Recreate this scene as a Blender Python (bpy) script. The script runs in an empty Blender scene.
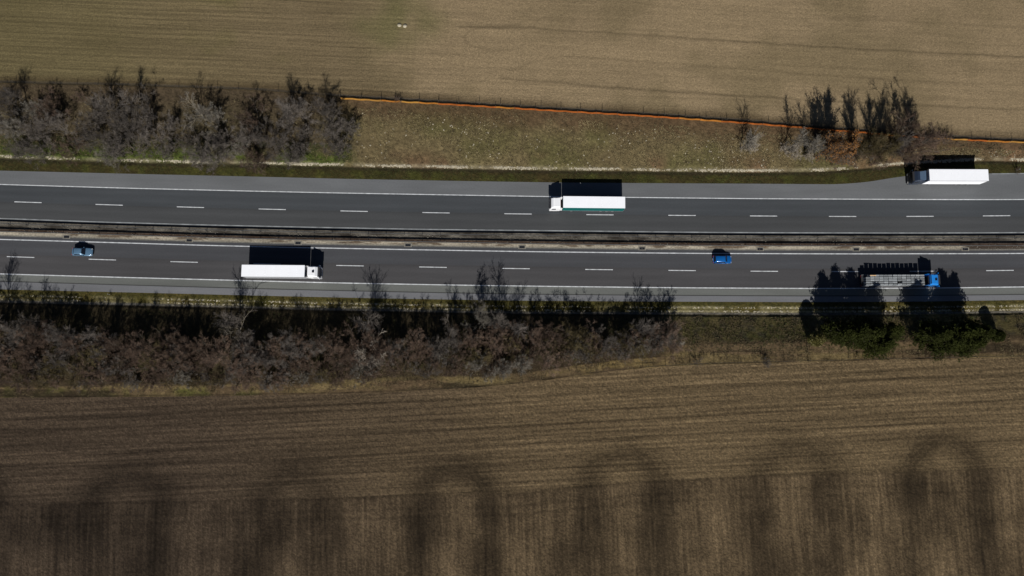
import bpy, bmesh, math, random
import numpy as np
from mathutils import Vector, Matrix

# ------------------------------------------------------------------ camera, sky, sun, exposure
scene = bpy.context.scene
COL = scene.collection
CAM_H, TILT, FPX = 150.0, math.radians(6.1), 1024 * 24.0 / 36.0
cam_d = bpy.data.cameras.new("camera")
cam_d.lens = 24.0; cam_d.sensor_width = 36.0; cam_d.clip_end = 6000.0; cam_d.clip_start = 1.0
cam = bpy.data.objects.new("camera", cam_d); COL.objects.link(cam)
cam.location = (0, 0, CAM_H); cam.rotation_euler = (TILT, 0, 0)
scene.camera = cam

SUN_EL = math.radians(39.0)
SUN_AZ = math.radians(180.0)            # clockwise from +Y: sun stands due south
world = bpy.data.worlds.new("World"); scene.world = world; world.use_nodes = True
wn = world.node_tree; bg = wn.nodes["Background"]
sky = wn.nodes.new("ShaderNodeTexSky"); sky.sky_type = 'NISHITA'; sky.sun_disc = False
sky.sun_elevation = SUN_EL; sky.sun_rotation = SUN_AZ
sky.altitude = 400; sky.air_density = 0.5; sky.dust_density = 0.3
wn.links.new(sky.outputs[0], bg.inputs[0]); bg.inputs[1].default_value = 0.05
sun_d = bpy.data.lights.new("sun", 'SUN'); sun_d.energy = 5.0; sun_d.angle = math.radians(0.5)
sun_d.color = (1.0, 0.965, 0.915)
sun = bpy.data.objects.new("sun", sun_d); COL.objects.link(sun)
sd = Vector((math.sin(SUN_AZ) * math.cos(SUN_EL), math.cos(SUN_AZ) * math.cos(SUN_EL), math.sin(SUN_EL)))
sun.rotation_euler = sd.to_track_quat('Z', 'Y').to_euler(); sun.location = (0, -60, 120)
scene.view_settings.view_transform = 'Standard'; scene.view_settings.look = 'None'
scene.view_settings.exposure = 0.0; scene.view_settings.gamma = 1.0

# ------------------------------------------------------------------ helpers
rng = np.random.RandomState(7)
R = random.Random(11)

def lin(r, g, b):
    f = lambda c: (c / 255 / 12.92) if c / 255 <= 0.04045 else ((c / 255 + 0.055) / 1.055) ** 2.4
    return np.array([f(r), f(g), f(b)])

_c, _s = math.cos(TILT), math.sin(TILT)
def P(px, py, z=0.0):
    """ground survey: picture position -> world X, Y on the level z"""
    a, b = (px - 512) / FPX, (288 - py) / FPX
    t = (z - CAM_H) / (b * _s - _c)
    return (a * t, (b * _c + _s) * t)

_tab = np.random.RandomState(3).rand(256, 256)
def vnoise(x, y, seed=0):
    x = np.asarray(x, float) + seed * 17.31; y = np.asarray(y, float) + seed * 9.77
    xi = np.floor(x).astype(int); yi = np.floor(y).astype(int)
    fx = x - xi; fy = y - yi
    fx = fx * fx * (3 - 2 * fx); fy = fy * fy * (3 - 2 * fy)
    g = lambda i, j: _tab[(i + seed * 31) % 256, (j + seed * 57) % 256]
    return (g(xi, yi) * (1 - fx) + g(xi + 1, yi) * fx) * (1 - fy) + (g(xi, yi + 1) * (1 - fx) + g(xi + 1, yi + 1) * fx) * fy
def fbm(x, y, sc, octv=4, seed=0):
    v = 0; a = 1.0; t = 0
    for k in range(octv):
        v = v + a * vnoise(np.asarray(x) / sc, np.asarray(y) / sc, seed + k); t += a; a *= .55; sc *= .5
    return v / t
def sstep(a, b, x):
    t = np.clip((x - a) / (b - a), 0, 1); return t * t * (3 - 2 * t)

def mesh_np(name, verts, faces, smooth=False):
    me = bpy.data.meshes.new(name)
    if isinstance(faces, np.ndarray):
        n, k = faces.shape
        me.vertices.add(len(verts)); me.vertices.foreach_set('co', np.asarray(verts, np.float32).ravel())
        me.loops.add(n * k); me.loops.foreach_set('vertex_index', faces.astype(np.int32).ravel())
        me.polygons.add(n); me.polygons.foreach_set('loop_start', (np.arange(n) * k).astype(np.int32))
        me.polygons.foreach_set('loop_total', np.full(n, k, np.int32))
        me.update(calc_edges=True)
    else:
        me.from_pydata([tuple(map(float, v)) for v in verts], [], faces); me.update()
    me.polygons.foreach_set('use_smooth', np.full(len(me.polygons), smooth))
    return me
def link(name, me, mat=None, parent=None, loc=(0, 0, 0), rz=0.0, sc=None):
    o = bpy.data.objects.new(name, me); COL.objects.link(o)
    if mat is not None and me is not None and not me.materials: me.materials.append(mat)
    o.location = loc; o.rotation_euler = (0, 0, rz)
    if sc is not None: o.scale = sc if hasattr(sc, '__len__') else (sc, sc, sc)
    if parent is not None: o.parent = parent
    return o
def tag(o, label=None, cat=None, group=None, kind=None):
    if label: o['label'] = label
    if cat: o['category'] = cat
    if group: o['group'] = group
    if kind: o['kind'] = kind
    return o
def empty(name, loc=(0, 0, 0), rz=0.0):
    o = bpy.data.objects.new(name, None); COL.objects.link(o); o.empty_display_size = .5
    o.location = loc; o.rotation_euler = (0, 0, rz); return o
def copy_tree(o, parent=None):
    c = o.copy(); COL.objects.link(c); c.parent = parent
    for ch in list(o.children): copy_tree(ch, c)
    return c
def setcol(me, rgb):
    a = me.color_attributes.new('col', 'FLOAT_COLOR', 'POINT')
    d = np.ones((len(me.vertices), 4), np.float32); d[:, :rgb.shape[1]] = rgb
    a.data.foreach_set('color', d.ravel())

# ------------------------------------------------------------------ materials
def new_mat(name):
    m = bpy.data.materials.new(name); m.use_nodes = True
    nt = m.node_tree; return m, nt, nt.nodes['Principled BSDF']
def _noise(nt, scale, detail=5, rough=.6, coord='Object', stretch=None):
    tc = nt.nodes.new('ShaderNodeTexCoord'); n = nt.nodes.new('ShaderNodeTexNoise')
    n.inputs['Scale'].default_value = scale; n.inputs['Detail'].default_value = detail; n.inputs['Roughness'].default_value = rough
    src = tc.outputs[coord]
    if stretch:
        mp = nt.nodes.new('ShaderNodeMapping'); mp.inputs['Scale'].default_value = stretch
        nt.links.new(src, mp.inputs[0]); src = mp.outputs[0]
    nt.links.new(src, n.inputs['Vector']); return n
def _range(nt, sock, a, b, lo=.3, hi=.7):
    r = nt.nodes.new('ShaderNodeMapRange')
    r.inputs[1].default_value = lo; r.inputs[2].default_value = hi; r.inputs[3].default_value = a; r.inputs[4].default_value = b
    nt.links.new(sock, r.inputs[0]); return r.outputs[0]
def _mul(nt, col, fac):
    v = nt.nodes.new('ShaderNodeVectorMath'); v.operation = 'SCALE'
    nt.links.new(col, v.inputs[0]); nt.links.new(fac, v.inputs['Scale']); return v.outputs[0]
def plain(name, rgb, rough=.6, var=.12, scale=1.5, metal=0.0, spec=.5, coat=0.0, info=0.0):
    m, nt, b = new_mat(name)
    b.inputs['Roughness'].default_value = rough; b.inputs['Metallic'].default_value = metal
    b.inputs['Specular IOR Level'].default_value = spec; b.inputs['Coat Weight'].default_value = coat
    c = nt.nodes.new('ShaderNodeRGB'); c.outputs[0].default_value = (*rgb, 1)
    n = _noise(nt, scale); f = _range(nt, n.outputs[0], 1 - var, 1 + var)
    col = _mul(nt, c.outputs[0], f)
    if info:
        oi = nt.nodes.new('ShaderNodeObjectInfo'); f2 = _range(nt, oi.outputs['Random'], 1 - info, 1 + info, 0, 1)
        col = _mul(nt, col, f2)
    nt.links.new(col, b.inputs['Base Color']); return m
def vcol_mat(name, grain, gscale, bump=.0, bscale=3.0, rough=.95, stretch=None, grain2=None):
    m, nt, b = new_mat(name); b.inputs['Roughness'].default_value = rough; b.inputs['Specular IOR Level'].default_value = .1
    a = nt.nodes.new('ShaderNodeAttribute'); a.attribute_name = 'col'
    n = _noise(nt, gscale, 6, .7, stretch=stretch)
    col = _mul(nt, a.outputs['Color'], _range(nt, n.outputs[0], 1 - grain, 1 + grain))
    if grain2:
        n2 = _noise(nt, grain2[0], 3, .6, stretch=grain2[2] if len(grain2) > 2 else None)
        col = _mul(nt, col, _range(nt, n2.outputs[0], 1 - grain2[1], 1 + grain2[1]))
    nt.links.new(col, b.inputs['Base Color'])
    if bump:
        bn = _noise(nt, bscale, 6, .75); bp = nt.nodes.new('ShaderNodeBump')
        bp.inputs['Strength'].default_value = 1.0; bp.inputs['Distance'].default_value = bump
        nt.links.new(bn.outputs[0], bp.inputs['Height']); nt.links.new(bp.outputs[0], b.inputs['Normal'])
    return m
def field_mat(name, grain, gscale, bump, bscale, rot, rowa, rowb):
    """rowa: (amount, spacing scale) of rows along the field edge where alpha is 1; rowb: rows at right angles where it is 0"""
    m = vcol_mat(name, grain, gscale, bump, bscale, grain2=(4.5, .26)); nt = m.node_tree; b = nt.nodes['Principled BSDF']
    src = b.inputs['Base Color'].links[0].from_socket
    a = nt.nodes.new('ShaderNodeAttribute'); a.attribute_name = 'col'
    def rows(stretch, amt, lo, hi):
        tc = nt.nodes.new('ShaderNodeTexCoord'); mp = nt.nodes.new('ShaderNodeMapping'); mp.inputs['Rotation'].default_value = (0, 0, rot)
        mp2 = nt.nodes.new('ShaderNodeMapping'); mp2.inputs['Scale'].default_value = stretch
        n = nt.nodes.new('ShaderNodeTexNoise'); n.inputs['Scale'].default_value = 1.0; n.inputs['Detail'].default_value = 5; n.inputs['Roughness'].default_value = .65
        nt.links.new(tc.outputs['Object'], mp.inputs[0]); nt.links.new(mp.outputs[0], mp2.inputs[0]); nt.links.new(mp2.outputs[0], n.inputs['Vector'])
        r = _range(nt, n.outputs[0], -amt, amt, .28, .72)
        w = _range(nt, a.outputs['Alpha'], lo, hi, 0, 1); k = nt.nodes.new('ShaderNodeMath'); k.operation = 'MULTIPLY'
        nt.links.new(r, k.inputs[0]); nt.links.new(w, k.inputs[1]); return k.outputs[0]
    p = rows((.03, rowa[1], 1), rowa[0], 0, 1); q = rows((rowb[1], .06, 1), rowb[0], 1, 0)
    ad = nt.nodes.new('ShaderNodeMath'); ad.operation = 'ADD'; nt.links.new(p, ad.inputs[0]); nt.links.new(q, ad.inputs[1])
    ad2 = nt.nodes.new('ShaderNodeMath'); ad2.operation = 'ADD'; nt.links.new(ad.outputs[0], ad2.inputs[0]); ad2.inputs[1].default_value = 1.0
    nt.links.new(_mul(nt, src, ad2.outputs[0]), b.inputs['Base Color']); return m
M = {}
M['field_n'] = field_mat('stubble_soil', .20, 2.2, .18, 2.6, .045, (.30, 2.4), (.06, 1.0))
M['field_s'] = field_mat('ploughed_soil', .34, 2.6, .34, 2.8, -.05, (.44, 2.2), (.42, 1.5))
M['verge'] = vcol_mat('verge_earth', .38, 1.0, .16, 1.8, grain2=(4.5, .3))
M['median'] = vcol_mat('median_gravel', .35, .5, .08, 3.0, stretch=(.25, 1, 1), grain2=(2.5, .3))
M['asphalt'] = vcol_mat('asphalt', .10, .35, .01, 6.0, .85, (.12, 1.0, 1.0), grain2=(3.0, .07))
M['paint'] = plain('road_paint', lin(188, 191, 194), .6, .3, 1.2)
M['paint_worn'] = plain('road_paint_worn', lin(128, 132, 134), .7, .4, .5)
M['stone'] = plain('pale_stone', lin(160, 152, 132), .9, .3, 1.0)
M['steel'] = plain('galvanised_steel', lin(70, 72, 74), .55, .1, 2.0, .3)
M['post'] = plain('fence_timber', lin(70, 62, 52), .9, .2, 3.0)
M['orange'] = plain('orange_mesh', lin(164, 90, 38), .8, .3, .6, spec=.1)
M['amber'] = plain('part_faded_orange_mesh', lin(172, 112, 46), .8, .3, .6, spec=.1)
M['yellow'] = plain('faded_orange_mesh', lin(176, 128, 54), .7, .25, .6)
for k_ in ('orange', 'yellow', 'amber'):                      # woven plastic net: more than a third of it is holes
    nt_ = M[k_].node_tree; b_ = nt_.nodes['Principled BSDF']; b_.inputs['Alpha'].default_value = .62
M['white'] = plain('white_tarpaulin', lin(243, 245, 249), .5, .025, .5)
M['white_paint'] = plain('white_cab_paint', lin(240, 241, 243), .35, .02, 1, coat=.3)
M['palegrey'] = plain('pale_grey_tarpaulin', lin(150, 152, 156), .5, .05, .5)
M['teal'] = plain('teal_tarpaulin', (.0, .10, .095), .6, .06, 1, spec=.2)
M['blue'] = plain('bright_blue_paint', (.012, .20, .62), .4, .04, 1, coat=.3)
M['carblue'] = plain('blue_car_paint', (.004, .105, .36), .3, .02, 1, metal=.2, coat=.6)
M['cargrey'] = plain('blue_grey_car_paint', (.11, .21, .32), .3, .02, 1, metal=.3, coat=.6)
M['navy'] = plain('dark_blue_cab_paint', (.018, .028, .05), .35, .05, 1, coat=.4)
M['slate'] = plain('slate_blue_roof', (.07, .11, .17), .4, .05, 1)
M['glass'] = plain('dark_glass', (.008, .011, .018), .08, .02, 1)
M['rubber'] = plain('rubber', (.018, .018, .018), .8, .1, 3)
M['rim'] = plain('wheel_rim', (.35, .35, .36), .4, .1, 3, .6)
M['chassis'] = plain('chassis_black', (.02, .02, .022), .6, .1, 3)
M['redox'] = plain('dark_red_metal', (.10, .015, .015), .6, .1, 3)
M['lamp'] = plain('lamp_lens', (.6, .6, .58), .2, .02, 3)
M['tail'] = plain('tail_lens', (.35, .01, .01), .3, .02, 3)
M['cratemat'] = plain('grey_crate', lin(158, 163, 166), .6, .15, 2, info=.3)
M['cratein'] = plain('crate_inside', lin(40, 42, 46), .8, .15, 2)
M['bark'] = plain('bark', lin(92, 84, 74), .9, .25, 2, info=.2)
M['barkpale'] = plain('pale_bark', lin(122, 114, 98), .9, .2, 2)
M['tw_grey'] = plain('grey_twigs', lin(93, 87, 81), .9, .25, .8, info=.3, spec=.1)
M['tw_brown'] = plain('brown_twigs', lin(91, 76, 65), .9, .25, .8, info=.42, spec=.1)
M['tw_olive'] = plain('olive_twigs', lin(82, 73, 50), .9, .22, .8, info=.3, spec=.1)
M['tw_pale'] = plain('pale_twigs', lin(156, 146, 132), .9, .15, .8, info=.15)
M['tw_silver'] = plain('silver_twigs', lin(112, 107, 98), .9, .15, .8, info=.2, spec=.1)
M['needle'] = plain('pine_needles', (.026, .031, .006), .85, .5, .6, info=.15, spec=.1)
M['juniper'] = plain('juniper_leaves', (.085, .075, .012), .7, .3, .8)
M['oakleaf'] = plain('withered_leaves', lin(126, 88, 48), .9, .4, 1.0, spec=.1)
M['straw'] = plain('straw_blades', lin(132, 120, 86), .9, .3, .3)
M['straw2'] = plain('brown_blades', lin(94, 82, 58), .9, .3, .3)
M['green'] = plain('green_blades', lin(64, 70, 30), .9, .3, .3)
M['plastic_white'] = plain('white_plastic', lin(215, 215, 215), .5, .05, 2)
M['concrete'] = plain('concrete', lin(120, 116, 106), .9, .15, 2)

# ------------------------------------------------------------------ terrain rails (cross-section of the motorway cutting)
XG = np.arange(-320, 320.5, 1.0)
def mk(points, z):
    w = np.array([P(x, y, z) for x, y in points]); o = np.argsort(w[:, 0]); w = w[o]
    y = np.interp(XG, w[:, 0], w[:, 1])
    return y, w[0, 0], w[-1, 0]
def smooth(y, k):
    ker = np.hanning(k + 2)[1:-1]; ker /= ker.sum()
    return np.convolve(np.pad(y, k // 2, mode='edge'), ker, 'valid')
SLOPE_L, SLOPE_R = -0.030, 0.012
def finish(y, x0, x1, k):
    i0, i1 = np.searchsorted(XG, x0 + 1), np.searchsorted(XG, x1 - 1)
    y = y.copy()
    y[:i0] = y[i0] + (XG[:i0] - XG[i0]) * SLOPE_L
    y[i1:] = y[i1 - 1] + (XG[i1:] - XG[i1 - 1]) * SLOPE_R
    return smooth(y, k)
def rail(points, z=0.0, k=21):
    return finish(*mk(points, z), k)
def off(points, d): return [(x, y + d) for x, y in points]
def at(r, X):
    X = np.asarray(X, float)
    y = np.interp(X, XG, r)
    y = np.where(X < XG[0], r[0] + (X - XG[0]) * SLOPE_L, y)
    return np.where(X > XG[-1], r[-1] + (X - XG[-1]) * SLOPE_R, y)

pA = [(0,84),(128,86.5),(256,91),(340,97.6),(450,103.6),(550,109.7),(650,115.4),(760,123.3),(840,130),(930,137.2),(1024,142)]
pB = [(0,157.5),(128,161.5),(256,164),(400,167),(512,169),(640,170.5),(750,171.7),(820,171),(880,166.5),(905,164),(985,160),(1024,161)]
pC = [(0,170.6),(128,173.7),(256,176.6),(340,178.7),(450,180.8),(560,182.5),(680,183.3),(760,183.7),(838,184.3),(868,182),(900,176.5),(925,174.2),(985,173.4),(1024,173)]
pD = [(0,184.4),(128,188.2),(256,191.2),(340,193),(450,194.9),(550,196.6),(630,197.4),(760,198.7),(950,199.6),(1024,199.6)]
pE = [(0,201.3),(27,202.2),(108,204.8),(190,207.2),(272,209.3),(354,211.2),(436,212.8),(518,213.9),(600,214.8),(682,215.4),(764,216),(843,216.5),(920,216.4),(997,215.8),(1024,215.5)]
pF = [(0,218.4),(100,222),(200,224.8),(300,227),(420,229.3),(600,231.2),(700,232.3),(800,232.8),(924,233),(1024,232.6)]
pG = [(0,239.4),(100,242.2),(200,245.2),(300,247.6),(420,249.8),(520,251.5),(600,252.5),(700,253.4),(850,253.9),(1024,253.5)]
pH = [(0,256.4),(20,257),(102,259.6),(184,262),(267,264),(350,265.7),(434,267.2),(516,268.6),(600,269.6),(682,270.5),(764,271.3),(845,271.6),(923,271.3),(999,270.5),(1024,270.2)]
pI = [(0,273.9),(100,276.8),(230,280.2),(340,283),(450,285),(560,286.5),(680,287.8),(820,288.5),(940,288),(1024,286.9)]
pJ = [(0,281.2),(128,285),(256,288.6),(380,291.5),(512,294),(640,295.2),(820,296),(930,295.4),(1024,294.4)]
pK = [(0,289.4),(128,292.4),(256,295.6),(380,298.4),(512,300.6),(640,301.5),(820,302.2),(930,301.4),(1024,300)]
pT = [(0,362),(340,360),(512,355),(600,350),(680,345),(820,343),(1024,340)]
pM = [(0,398),(170,396.5),(340,394),(430,390.5),(512,385),(570,377),(620,370),(680,365.3),(740,363.5),(820,362),(900,359.5),(1024,357)]
ZN, ZS = 1.8, 2.7
rA = rail(pA, ZN); rA2 = rail(off(pA, 9), ZN - .35)
rB0 = rail(off(pB, -3.5), .0, 9); rB = rail(off(pB, 1.0), -.25, 9); rB2 = rail(off(pB, 4.5), -.16, 9)
rC = rail(pC, 0, 9); rD = rail(pD); rE = rail(pE); rF = rail(pF); rF2 = rail(off(pF, 2.2))
rG0 = rail(off(pG, -7.5)); rG1 = rail(off(pG, -3.2)); rG = rail(pG); rH = rail(pH); rI = rail(pI); rJ = rail(pJ); rK = rail(pK)
rL0 = rail(off(pK, 3.5), -.08); rL1 = rail(off(pK, 8.5), -.35); rL2 = rail(off(pK, 13), -.3); rL3 = rail(off(pK, 14.8), .02)
rT = rail(pT, 2.4, 31); rM = rail(pM, ZS, 31)
PROF = [(rA, ZN), (rA2, ZN - .35), (rB0, 0.), (rB, -.25), (rB2, -.16), (rC, -.02), (rK, -.02), (rL0, -.08), (rL1, -.35), (rL2, -.3), (rL3, .02), (rT, 2.4), (rM, ZS)]
PZ = np.array([z for _, z in PROF])
def ground_z(X, Y):
    X = np.atleast_1d(np.asarray(X, float)); Y = np.atleast_1d(np.asarray(Y, float))
    ys = np.stack([at(r, X) for r, _ in PROF], 0)           # north to south, falling
    out = np.full(X.shape, PZ[0])
    for i in range(len(PROF) - 1):
        a, b = ys[i], ys[i + 1]
        m = (Y <= a) & (Y > b); t = np.clip((a - Y) / np.maximum(a - b, 1e-6), 0, 1)
        out = np.where(m, PZ[i] + (PZ[i + 1] - PZ[i]) * t, out)
    out = np.where(Y <= ys[-1], PZ[-1], out)
    mid = (Y < ys[5]) & (Y > ys[6])
    rough = .35 * (fbm(X, Y, 5, 3, 5) - .5)
    soft = np.where((Y < ys[1]) & (Y > ys[2]) | (Y < ys[10]) & (Y > ys[12]), 1., 0.)
    return np.where(mid, 0.0, out + rough * soft)
def gz(x, y): return float(ground_z(x, y)[0])
def ground_at(px, py):
    z = 0.0
    for _ in range(6):
        x, y = P(px, py, z); z = gz(x, y)
    return Vector((x, y, z))

XFINE = np.concatenate([[-1600, -900, -500, -320, -220, -165], np.arange(-142, 142.1, .4), [165, 220, 320, 500, 900, 1600]])
XROAD = np.concatenate([[-1600, -900, -500, -320, -220, -165], np.arange(-145, 145.1, 1.0), [165, 220, 320, 500, 900, 1600]])
def strip(name, r0, r1, n, X, zf, colf=None, mat=None, kind='structure'):
    """sheet between the rails r0 (north) and r1 (south)"""
    T = np.linspace(0, 1, n + 1)
    y0, y1 = at(r0, X), at(r1, X)
    XX = np.repeat(X[None], n + 1, 0); YY = y0[None] * (1 - T[:, None]) + y1[None] * T[:, None]
    ZZ = zf(XX.ravel(), YY.ravel()) if callable(zf) else np.full(XX.size, zf)
    v = np.stack([XX.ravel(), YY.ravel(), ZZ], 1); nx = len(X)
    i = np.arange(n)[:, None] * nx + np.arange(nx - 1)[None]; i = i.ravel()
    f = np.stack([i, i + nx, i + nx + 1, i + 1], 1)
    me = mesh_np(name, v, f, True)
    if colf is not None: setcol(me, colf(XX.ravel(), YY.ravel(), np.repeat(T, nx)))
    o = link(name, me, mat); o['kind'] = kind; return o
def mixc(a, b, t): t = np.asarray(t)[:, None]; return a * (1 - t) + b * t

# ------------------------------------------------------------------ fields
def field_mesh(name, edge, sign, Z, depth, colf, dispf, mat, xw):
    X = np.concatenate([[-1600, -900, -500, -300, -200], np.arange(-xw, xw + .1, .3), [200, 300, 500, 900, 1600]])
    D = np.concatenate([np.arange(0, depth, .27), [depth + 8, depth + 40, 200, 500, 1500]])
    XX = np.repeat(X[None], len(D), 0); YY = at(edge, X)[None] + sign * D[:, None]
    x, y = XX.ravel(), YY.ravel(); d = np.repeat(D, len(X))
    z = Z + dispf(x, y, d)
    nx = len(X); i = (np.arange(len(D) - 1)[:, None] * nx + np.arange(nx - 1)[None]).ravel()
    f = np.stack([i, i + 1, i + nx + 1, i + nx], 1) if sign > 0 else np.stack([i, i + nx, i + nx + 1, i + 1], 1)
    me = mesh_np(name, np.stack([x, y, z], 1), f, True); setcol(me, colf(x, y, d))
    o = link(name, me, mat); o['kind'] = 'structure'; return o
def line_mask(x, y, pts, z, w):
    q = np.array([P(a, b, z) for a, b in pts]); m = np.zeros(x.shape)
    for (ax, ay), (bx, by) in zip(q[:-1], q[1:]):
        dx, dy = bx - ax, by - ay; L2 = dx * dx + dy * dy
        t = np.clip(((x - ax) * dx + (y - ay) * dy) / L2, 0, 1)
        dist = np.hypot(x - ax - t * dx, y - ay - t * dy)
        m = np.maximum(m, np.clip(1 - dist / w, 0, 1))
    return m
def warp(x, y, a, sc, seed): return x + a * (fbm(x, y, sc, 3, seed) - .5), y + a * (fbm(x, y, sc, 3, seed + 9) - .5)

def north_col(x, y, d):
    xe, _ = P(405, 60, ZN)
    wx, wy = warp(x, y, 14, 10, 21)
    right = sstep(xe - 7, xe + 9, wx + .35 * (wy - 62))
    tan = mixc(lin(123, 107, 82), lin(136, 119, 92), fbm(x, y, 26, 4, 2))
    tan = mixc(tan, lin(110, 97, 72), sstep(.52, .72, fbm(x, y, 17, 3, 12)) * .6)
    ol = mixc(lin(98, 86, 62), lin(113, 99, 75), fbm(x, y, 18, 4, 4))
    ol = mixc(ol, lin(84, 80, 46), sstep(.5, .75, fbm(x, y * 2.2, 22, 3, 6)) * .65)
    ol = mixc(ol, lin(84, 80, 48), sstep(-40, -115, x) * .45)
    s = y + .045 * x
    st = fbm(x, s * 34, 30, 3, 7)                                     # long thin stubble rows
    ol = ol * (1 + (st - .5) * .30)[:, None]
    st2 = fbm(x, s * 22, 14, 2, 17); tan = tan * (1 + (st2 - .5) * .26)[:, None]
    c = mixc(ol, tan, right)
    gx, gy = P(402, 22, ZN); g = np.exp(-(((wx - gx) / 6.5) ** 2 + ((wy - gy) / 8) ** 2))
    c = mixc(c, lin(88, 87, 52), np.clip(g * 1.1, 0, 1) * .6)
    w1, w2 = P(400, 62, ZN); g = np.exp(-(((wx - w1 + .6 * (wy - w2)) / 5) ** 2 + ((wy - w2) / 4.5) ** 2)); c = mixc(c, lin(126, 110, 84), np.clip(g, 0, 1) * .8)
    for pts, k in (([(460,27),(512,27),(640,35),(760,43),(900,51),(1024,57)], .40), ([(500,78),(620,88),(760,97),(900,105),(1024,110)], .36),
                   ([(512,70),(540,60),(562,56),(690,65),(820,75),(920,82),(1024,85)], .18), ([(410,16),(426,22),(440,30)], .2),
                   ([(520,24),(492,26),(470,30),(463,38),(470,46),(490,50),(512,50)], .2), ([(600,4),(760,12),(1024,28)], .12)):
        c = c * (1 - k * line_mask(*warp(x, y, .5, 4, 3), pts, ZN, .40))[:, None]
    dk = sstep(3.0, .3, d + 1.5 * (fbm(x, y, 4, 3, 31) - .5)); c = mixc(c, lin(72, 60, 42), dk * .75); c = mixc(c, lin(34, 29, 20), np.exp(-((d - .35 - .4 * (fbm(x, y, 3, 2, 33) - .5)) / .3) ** 2) * .75)  # brown soil strip, then the earth step's shadow painted as a thin line
    c = c * (1 + .22 * (rng.rand(len(x)) - .5))[:, None]
    return np.concatenate([c, (1 - .72 * right)[:, None]], 1)
def north_disp(x, y, d):
    s = y + .045 * x
    return (.02 * np.sin(s * 2 * math.pi / 1.15 + 4 * fbm(x, y, 15, 2, 5)) * sstep(8, -30, x) + .10 * (fbm(x, y, 1.3, 3, 8) - .5)) * sstep(.2, 1.5, d) * (d < 60)
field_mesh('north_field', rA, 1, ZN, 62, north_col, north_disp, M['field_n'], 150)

hb = [(0,505),(256,500),(512,494),(640,482),(768,476),(1024,469)]        # headland boundary
HB = np.array(sorted(P(a, b, ZS) for a, b in hb))
arch = [(-40,468,46),(128,470,48),(292,470,48),(455,467,46),(622,452,50),(795,446,52),(945,440,46),(1090,436,46)]
def south_col(x, y, d):
    yb = np.interp(x, HB[:, 0], HB[:, 1]); h = y - yb                      # >0 on the headland
    big = fbm(x, y, 40, 3, 41)
    vignette = sstep(45, -85, x + 40 * (big - .5))                               # lens darkening painted into the soil colour towards the west
    a = mixc(lin(103, 88, 65), lin(72, 61, 49), vignette)
    b = mixc(lin(93, 79, 59), lin(64, 54, 43), vignette)
    s = y - .05 * x - .00025 * x * x * .3
    rows = fbm(x, s * 50, 30, 2, 43) - .5
    rows2 = fbm(x, s * 40, 14, 2, 45) - .5
    a = a * (1 + .5 * rows + .2 * rows2 + .35 * (fbm(x, s * 6, 26, 3, 44) - .5))[:, None]
    col = fbm(x * 24, y, 24, 3, 47) - .5; col2 = fbm(x * 34, y, 9, 2, 49) - .5; pat = fbm(x, y, 8, 3, 51) - .5
    b = b * (1 + .3 * col + .4 * col2 + 1.35 * pat)[:, None]
    hl = sstep(-.5, .5, h + .8 * (fbm(x, y, 2, 2, 52) - .5)); c = mixc(b, a, hl)
    # arcs left by the turning tractor
    m = np.zeros(x.shape)
    wx, wy = warp(x, y, 2.4, 6, 61)
    for i, (ax, ay, hw) in enumerate(arch):
        cx, cy = P(ax, ay + 32, ZS); ro = hw / 4.55; wd = 3.1 + .5 * (i % 3)
        dx, dy = wx - cx, wy - cy
        r = np.where(dy > 0, np.hypot(dx, dy * 1.18), np.abs(dx))
        band = np.exp(-((r - ro + wd) / wd) ** 2) * (.9 + .1 * np.sin(r * 2 * math.pi / 1.15)) + .22 * np.exp(-((r - ro - 1.5) / 2.2) ** 2) * np.sin(r * 2 * math.pi / 1.05).clip(0)
        fade = np.where(dy > 0, 1.0, .95 * sstep(-40, -2, dy) + .25)
        m = np.maximum(m, band * fade * (.88 + .12 * math.sin(i * 2.1 + 1)))
    for k, bx in enumerate([560, 672, 760, 838, 906, 990, 60, 240, 330, 412]):
        cx, _ = P(bx, 530, ZS); m = np.maximum(m, .55 * np.exp(-((wx - cx) / 1.5) ** 2) * sstep(1, -6, h))
    m *= (.75 + .5 * fbm(x, y, 3, 3, 63))
    c = mixc(c, c * .40, np.clip(m, 0, 1))
    for dd, k in ((0, .28), (-2.6, .18), (-4.3, .18)):
        c = c * (1 - k * np.exp(-((h - dd) / .35) ** 2))[:, None]
    tl = [[(0,448),(256,440),(512,426),(768,412),(1024,399)], [(0,430),(256,424),(512,410),(768,399),(1024,388)], [(0,468),(256,462),(420,452),(640,436),(900,425),(1024,420)], [(0,412),(256,408),(512,398),(768,383),(1024,375)]]
    for pts in tl: c = c * (1 - .36 * line_mask(*warp(x, y, .4, 5, 71), pts, ZS, .36))[:, None]
    c = c * (1 + .7 * (rng.rand(len(x)) - .5))[:, None]
    return np.concatenate([c, hl[:, None]], 1)
def south_disp(x, y, d):
    yb = np.interp(x, HB[:, 0], HB[:, 1]); h = y - yb; s = y - .05 * x
    f = .025 * np.sin(s * 2 * math.pi / 1.3 + 3 * fbm(x, y, 20, 2, 3)) * (h > 0) + .05 * np.sin(x * 2 * math.pi / 1.5) * (h <= 0)
    return (f + .16 * (fbm(x, y, 1.1, 3, 18) - .5)) * sstep(.2, 1.6, d) * (d < 70)
field_mesh('south_field', rM, -1, ZS, 72, south_col, south_disp, M['field_s'], 140)

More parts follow.
